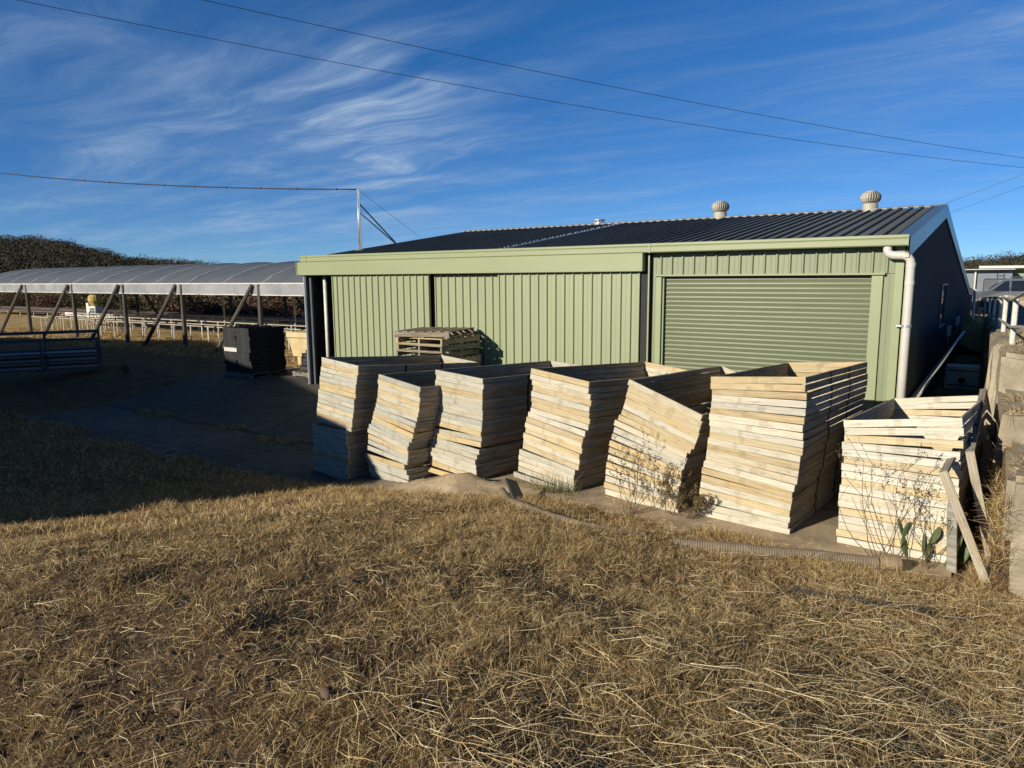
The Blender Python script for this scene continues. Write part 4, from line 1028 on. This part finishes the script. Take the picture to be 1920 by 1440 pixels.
# ------------------------------------------------------------------ grass blades
def blades(P, L, Wd, el, az, droop=.25):
    """P (n,3) roots; length, width, elevation, azimuth arrays -> V, quads (two per blade)"""
    n = len(P); d0 = np.stack([np.cos(el)*np.cos(az), np.cos(el)*np.sin(az), np.sin(el)], 1)
    s_ = np.stack([-np.sin(az), np.cos(az), np.zeros(n)], 1)
    tw = RNG.uniform(-1.2, 1.2, n)[:, None]; up = np.cross(s_, d0); s_ = s_*np.cos(tw)+up*np.sin(tw)
    mid = P + d0*(L*.5)[:, None]; d1 = d0.copy(); d1[:, 2] -= droop*RNG.random(n); tip = mid + d1*(L*.5)[:, None]+s_*(RNG.normal(0, .10, n)*L)[:, None]
    w = (Wd*.5)[:, None]
    V = np.stack([P-s_*w, P+s_*w, mid-s_*w*.85, mid+s_*w*.85, tip-s_*w*.2, tip+s_*w*.2], 1).reshape(-1, 3)
    b = np.arange(n)[:, None]*6; Fq = np.concatenate([b+np.array([[0, 1, 3, 2]]), b+np.array([[2, 3, 5, 4]])], 0); return V, Fq
def scatter(n, r0, r1, a0, a1, pw):
    r = r0+(r1-r0)*RNG.random(n)**pw; a = np.radians(RNG.uniform(a0, a1, n)); return r*np.sin(a), r*np.cos(a)
def grassy(x, y, thr=.012):
    return (gz(x, y) > slab_z(x, y)-.02) & (mound_t(x, y) > thr) & ((y < 6.75) | (x < .1))
x, y = scatter(1150000, 1.75, 10.5, -75, 3.5, 1.0)
pat = vnoise(x, y, 1.1, 31)*.5+vnoise(x, y, 3.3, 32)*.5
dens = np.clip((pat-.26)*2.8, .30, 1)*(.66+.34*np.maximum(sstep(-4.5, -.5, x), sstep(2.5, 5.0, np.hypot(x, y))))
k = grassy(x, y) & (RNG.random(len(x)) < dens); x, y = x[k], y[k]; n = len(x); pat = pat[k]
r = np.hypot(x, y); z = gz(x, y)
tall = vnoise(x, y, 2.3, 40)
L = RNG.uniform(.020, .075, n)*(1+.3*(tall > .68))*(1+.25*sstep(3, 7, r)); Wd = RNG.uniform(.0011, .0027, n)*(1+.12*np.maximum(0, r-3))
el = np.abs(RNG.normal(.30, .42, n))+.2*(tall > .68)*RNG.random(n); el = np.clip(el, 0, 1.4); az = RNG.uniform(0, 2*np.pi, n)
V, Fq = blades(np.stack([x, y, z-.004], 1), L, Wd, el, az)
tag(np_mesh('dry_grass', V, Fq, M['dry_grass']), kind='stuff')
# long loose straw lying on top
x, y = scatter(17000, 1.75, 8.5, -75, 3, 1.15); k = grassy(x, y, .03) & (RNG.random(len(x)) < .30+.7*sstep(-2.6, .2, x)); x, y = x[k], y[k]; n = len(x)
L = RNG.uniform(.07, .26, n)*(.6+.5*sstep(-3, 0, x))*(1+.5*(RNG.random(n) > .93)); az = RNG.normal(rad(10), 1.1, n)
V, Fq = blades(np.stack([x, y, gz(x, y)+RNG.uniform(.012, .045, n)], 1), L, RNG.uniform(.0011, .0026, n), np.abs(RNG.normal(.05, .14, n)), az, .5)
tag(np_mesh('loose_straw', V, Fq, M['straw']), kind='stuff')
# shaggy fringe along the slab edge and on the wall top
x = RNG.uniform(-9, -.2, 26000); y = 6.2+RNG.normal(0, .26, 26000); k = (gz(x, y) > slab_z(x, y)-.03) & (vnoise(x, y, 1.6, 51) > .42); x, y = x[k], y[k]; n = len(x)
V, Fq = blades(np.stack([x, y, np.maximum(gz(x, y), slab_z(x, y))-.004], 1), RNG.uniform(.04, .11, n), RNG.uniform(.0025, .005, n), np.clip(RNG.normal(.5, .45, n), 0, 1.4), RNG.uniform(0, 6.28, n))
tag(np_mesh('edge_grass', V, Fq, M['dry_grass']), kind='stuff')
x = RNG.uniform(.0, .9, 17000); y = RNG.uniform(6.75, 12.5, 17000); zt = np.where(y < 8.1, .98, np.where(y < 9.5, 1.3, 1.7))
k = (vnoise(x, y, 2.6, 61) > .40) & (x > terrace_edge(y)+.06); x, y, zt = x[k], y[k], zt[k]; n = len(x)
V, Fq = blades(np.stack([x, y, zt], 1), RNG.uniform(.05, .17, n), RNG.uniform(.0025, .005, n), np.clip(RNG.normal(.3, .6, n), -.5, 1.4), RNG.normal(2.6, 1.3, n), .8)
tag(np_mesh('wall_grass', V, Fq, M['dry_grass']), kind='stuff')
x = RNG.uniform(-.06, .15, 8200); y = RNG.uniform(6.5, 9.6, 8200); n = len(x)
V, Fq = blades(np.stack([x, y, gz(np.minimum(x, .0), y)+RNG.uniform(0, .8, n)*(x > .04)], 1), RNG.uniform(.06, .22, n), RNG.uniform(.002, .004, n), np.clip(RNG.normal(.6, .5, n), -.2, 1.4), RNG.uniform(0, 6.28, n), .6)
tag(np_mesh('gap_grass', V, Fq, M['dry_grass']), kind='stuff')
# green tuft before the fourth stack
tf = onZ(1045, 917, .05); n = 210; a = RNG.uniform(0, 6.28, n); q = np.abs(RNG.normal(0, .20, n))
V, Fq = blades(np.stack([tf.x+q*np.cos(a)*1.6, tf.y-.07+q*np.sin(a)*.25, np.full(n, floor_z(tf.x, tf.y-.05))], 1), RNG.uniform(.10, .34, n), RNG.uniform(.003, .006, n), np.clip(RNG.normal(1.05, .3, n), .2, 1.5), a, .5)
tg = np_mesh('grass_tuft', V, Fq, M['green_grass']); tag(tg, 'sparse green grass tuft growing at the slab edge', 'grass tuft')
# straw and leaf litter lying on the slab, weeds along its seam
x = RNG.uniform(-6.6, -.25, 3600); y = RNG.uniform(6.25, 7.25, 3600); k = RNG.random(3600) < .25+.75*sstep(6.9, 6.4, y); x, y = x[k], y[k]; n = len(x)
V, Fq = blades(np.stack([x, y, slab_z(x, y)+.004], 1), RNG.uniform(.02, .10, n), RNG.uniform(.0015, .004, n), np.abs(RNG.normal(.04, .08, n)), RNG.uniform(0, 6.28, n))
tag(np_mesh('slab_litter', V, Fq, M['straw']), kind='stuff')
x = RNG.uniform(-17, -7, 15000); y = 8.25+.5*(vnoise(x, x*0, .9, 77)-.5)+RNG.normal(0, .10, 15000); sp_ = RNG.random(15000) < .35; y = np.where(sp_, RNG.uniform(6.5, 13, 15000), y); k = (vnoise(x, y, 1.1, 78) > .42); x, y, sp_ = x[k], y[k], sp_[k]; n = len(x)
V, Fq = blades(np.stack([x, y, slab_z(x, y)], 1), RNG.uniform(.02, .11, n), RNG.uniform(.003, .007, n), np.clip(RNG.normal(.6, .5, n), 0, 1.4)*np.where(sp_, .1, 1), RNG.uniform(0, 6.28, n))
tag(np_mesh('yard_weeds', V, Fq, M['dry_grass']), kind='stuff')
x = RNG.uniform(-22, -5, 60000); y = RNG.uniform(2.2, 7.2, 60000); k = (gz(x, y) > slab_z(x, y)) & (x < -4.5-(y < 4)*0); x, y = x[k], y[k]; n = len(x)
V, Fq = blades(np.stack([x, y, gz(x, y)], 1), RNG.uniform(.04, .12, n), RNG.uniform(.004, .009, n), np.clip(RNG.normal(.5, .4, n), 0, 1.4), RNG.uniform(0, 6.28, n))
tag(np_mesh('verge_grass', V, Fq, M['dry_grass']), kind='stuff')
wq = onZ(240, 706, 0); weed('yard_weed', (wq.x, wq.y, 0), .30, 8, 33, 'small dark weed growing alone on the shaded slab', 1.0)
# straw litter over the sunlit ground by the greenhouse
x = RNG.uniform(-43, -15, 26000); y = RNG.uniform(13.4, 17.5, 26000); k = vnoise(x, y, .9, 71) > .35; x, y = x[k], y[k]; n = len(x)
V, Fq = blades(np.stack([x, y, gz(x, y)], 1), RNG.uniform(.10, .26, n), RNG.uniform(.012, .025, n), np.clip(RNG.normal(.3, .3, n), 0, 1.3), RNG.uniform(0, 6.28, n))
tag(np_mesh('yard_grass', V, Fq, M['dry_grass']), kind='stuff')
# soil clods and stones
def clods(n, r0, r1, a0, a1, s0, s1, name, xmax):
    x, y = scatter(n, r0, r1, a0, a1, 1.2); k = grassy(x, y, .05) & (RNG.random(n) < 1-.85*sstep(xmax-2.2, xmax, x)); x, y = x[k], y[k]; n = len(x)
    t = (1+5**.5)/2; ico = np.array([(-1, t, 0), (1, t, 0), (-1, -t, 0), (1, -t, 0), (0, -1, t), (0, 1, t), (0, -1, -t), (0, 1, -t), (t, 0, -1), (t, 0, 1), (-t, 0, -1), (-t, 0, 1)])/1.9
    fc = np.array([(0, 11, 5), (0, 5, 1), (0, 1, 7), (0, 7, 10), (0, 10, 11), (1, 5, 9), (5, 11, 4), (11, 10, 2), (10, 7, 6), (7, 1, 8), (3, 9, 4), (3, 4, 2), (3, 2, 6), (3, 6, 8), (3, 8, 9), (4, 9, 5), (2, 4, 11), (6, 2, 10), (8, 6, 7), (9, 8, 1)])
    s_ = s0*(s1/s0)**(RNG.random(n)**2.2); V = ico[None]*(s_[:, None, None])*RNG.uniform(.40, 1.35, (n, 12, 1)); V = V*np.array([1.1, .9, .55]); ang = RNG.uniform(0, 6.28, n)
    c, sn = np.cos(ang)[:, None], np.sin(ang)[:, None]; V = np.stack([V[..., 0]*c-V[..., 1]*sn, V[..., 0]*sn+V[..., 1]*c, V[..., 2]], -1)
    V += np.stack([x, y, gz(x, y)+s_*.15], 1)[:, None]; Fq = (np.arange(n)[:, None, None]*12+fc[None]).reshape(-1, 3)
    tag(np_mesh(name, V.reshape(-1, 3), Fq, M['clod']), kind='stuff')
clods(7000, 1.75, 7.5, -75, 2, .004, .022, 'soil_crumbs', .5)
clods(150, 1.75, 5.5, -75, 0, .012, .040, 'soil_clods', -.9)

# ------------------------------------------------------------------ scrub, hills
def leafcloud(C, R3, per, size, shell=.45):
    """C (n,3) centres, R3 (n,3) radii; a shell-weighted cloud of small leaf quads round each centre"""
    n = len(C); d = RNG.normal(size=(n, per, 3)); d /= np.linalg.norm(d, axis=2, keepdims=True)
    rr = RNG.random((n, per, 1))**shell; p = C[:, None]+d*rr*R3[:, None]; p = p.reshape(-1, 3); m_ = len(p)
    a = RNG.normal(size=(m_, 3)); a /= np.linalg.norm(a, axis=1, keepdims=True); b_ = np.cross(a, RNG.normal(size=(m_, 3))); b_ /= np.linalg.norm(b_, axis=1, keepdims=True)
    s_ = (size*RNG.uniform(.5, 1.3, m_))[:, None]; V = np.stack([p-a*s_, p-b_*s_*.55, p+a*s_, p+b_*s_*.55], 1).reshape(-1, 3)
    return V, np.arange(m_*4).reshape(-1, 4)
def bush_mesh(seed, brown):
    rs = np.random.default_rng(seed); nc = 9; C = np.stack([rs.uniform(-1.1, 1.1, nc), rs.uniform(-.8, .8, nc), rs.uniform(.35, 1.35, nc)], 1)
    V, Fq = leafcloud(C, np.full((nc, 3), .62)*rs.uniform(.7, 1.2, (nc, 1)), 130, .085); me = np_mesh('scrub_bush', V, Fq, M['bush_brown' if brown else 'bush'])
    return me
bmeshes = [bush_mesh(i, i % 2) for i in range(4)]
BR = random.Random(5); cnt = 0
for i in range(96):
    Y = BR.choice([28.5, 31, 35, 41]); azp = BR.uniform(-60, 640); p = onY(azp, 560, 10); xx = p.x/10*Y
    o = bmeshes[i] if i < 4 else bmeshes[i % 4].copy()
    if i >= 4: COL.objects.link(o)
    s_ = BR.uniform(.85, 1.45)*(Y/35); o.location = (xx, Y+BR.uniform(-2, 2), -.1); o.scale = (s_*1.5, s_*1.3, s_*BR.uniform(.75, 1.05)); o.rotation_euler = (0, 0, BR.uniform(0, 6.28))
    tag(o, 'dark brown or olive scrub bush in the band behind the greenhouse', 'bush', 'scrub bushes behind the greenhouse')
def hill(name, crest, dc, df, zfoot, crown_r, ncrown, per, lsize, seed):
    """a wooded hill: crest given as directions, dc metres off; foot df metres off"""
    rs = np.random.default_rng(seed); xs = np.array([c[0] for c in crest], float); ys = np.array([c[1] for c in crest], float)
    N = 80; xx = np.linspace(xs[0], xs[-1], N); yy = np.interp(xx, xs, ys)
    R_ = np.array([tuple(ray(a, b)) for a, b in zip(xx, yy)]); hz = np.hypot(R_[:, 0], R_[:, 1]); top_ = np.array(CAM)+R_*(dc/hz)[:, None]
    dirs = R_[:, :2]/hz[:, None]; rows = []; T = 14
    for t in np.linspace(0, 1, T):
        dd = df+(dc-df)*t; z = zfoot+(top_[:, 2]-zfoot)*(t**.85); rows.append(np.stack([dirs[:, 0]*dd, dirs[:, 1]*dd, z-crown_r*.7], 1))
    rows.append(np.stack([dirs[:, 0]*dc*1.5, dirs[:, 1]*dc*1.5, np.full(N, zfoot-2)], 1)); G_ = np.stack(rows); T1 = T+1
    i = (np.arange(N-1)[None]+np.arange(T1-1)[:, None]*N).ravel()
    tag(np_mesh(name, G_.reshape(-1, 3), np.stack([i, i+1, i+N+1, i+N], 1), M['hill'], smooth=True), kind='structure')
    u = rs.random(ncrown)*(N-1); t = rs.random(ncrown)**.8; i0 = u.astype(int); fu = (u-i0)[:, None]; tt = t*(T-1); j0 = np.minimum(tt.astype(int), T-2); fj = (tt-j0)[:, None]; i1 = np.minimum(i0+1, N-1)
    p = (G_[j0, i0]*(1-fu)+G_[j0, i1]*fu)*(1-fj)+(G_[j0+1, i0]*(1-fu)+G_[j0+1, i1]*fu)*fj
    cr = crown_r*rs.uniform(.55, 1.15, ncrown); p[:, 2] += cr*.55
    Rr = np.stack([cr, cr, cr*rs.uniform(.6, .95, ncrown)], 1); V, Fq = leafcloud(p, Rr, per, lsize, .16); wd = tag(np_mesh(name.replace('hill', 'woodland'), V, Fq, M['hilltree']), kind='stuff')
    at = wd.data.attributes.new('tone', 'FLOAT', 'POINT'); at.data.foreach_set('value', np.repeat(rs.random(ncrown), per*4).astype(np.float32))
hill('hill', [(-260, 440), (-60, 444), (0, 447), (60, 448), (100, 452), (160, 464), (220, 481), (300, 490), (350, 493), (400, 499), (440, 508), (560, 520), (760, 524)], 430, 200, 0, 3.8, 3000, 130, .30, 3)
hill('hill', [(1700, 496), (1800, 492), (1845, 489), (1862, 487), (1885, 481), (1905, 482), (1925, 483), (2100, 470), (2300, 480)], 330, 150, -2, 3.3, 1300, 120, .27, 4)

# neighbouring gabled shed beside the yard, out of frame, whose shadow falls over it
nb = empty('neighbouring_shed', (0, 0, 0), 0, 'large neighbouring shed whose gable shadow falls across the yard', 'shed')
cx0, yN = NBX, NBY; xr, xl = cx0-22.5, cx0-45; ze_, zr_ = NBZ, NBZ+22.5*.155
m = MB(); m.add([(cx0, yN, -.6), (cx0, yN, ze_), (xr, yN, zr_), (xl, yN, ze_), (xl, yN, -.6)], [(0, 1, 2, 3, 4)])
m.add([(cx0, yN-14, -.6), (cx0, yN-14, ze_), (xr, yN-14, zr_), (xl, yN-14, ze_), (xl, yN-14, -.6)], [(4, 3, 2, 1, 0)])
m.add([(cx0, yN, -.6), (cx0, yN-14, -.6), (cx0, yN-14, ze_), (cx0, yN, ze_)], [(0, 1, 2, 3)]); m.build('wall', M['sidewall'], nb)
m = MB(); m.add([(cx0+.1, yN+.05, ze_), (xr, yN+.05, zr_+.03), (xr, yN-14.1, zr_+.03), (cx0+.1, yN-14.1, ze_)], [(0, 1, 2, 3)]); m.add([(xl, yN+.05, ze_), (xr, yN+.05, zr_+.03), (xr, yN-14.1, zr_+.03), (xl, yN-14.1, ze_)], [(3, 2, 1, 0)]); m.build('roof', M['roof'], nb)
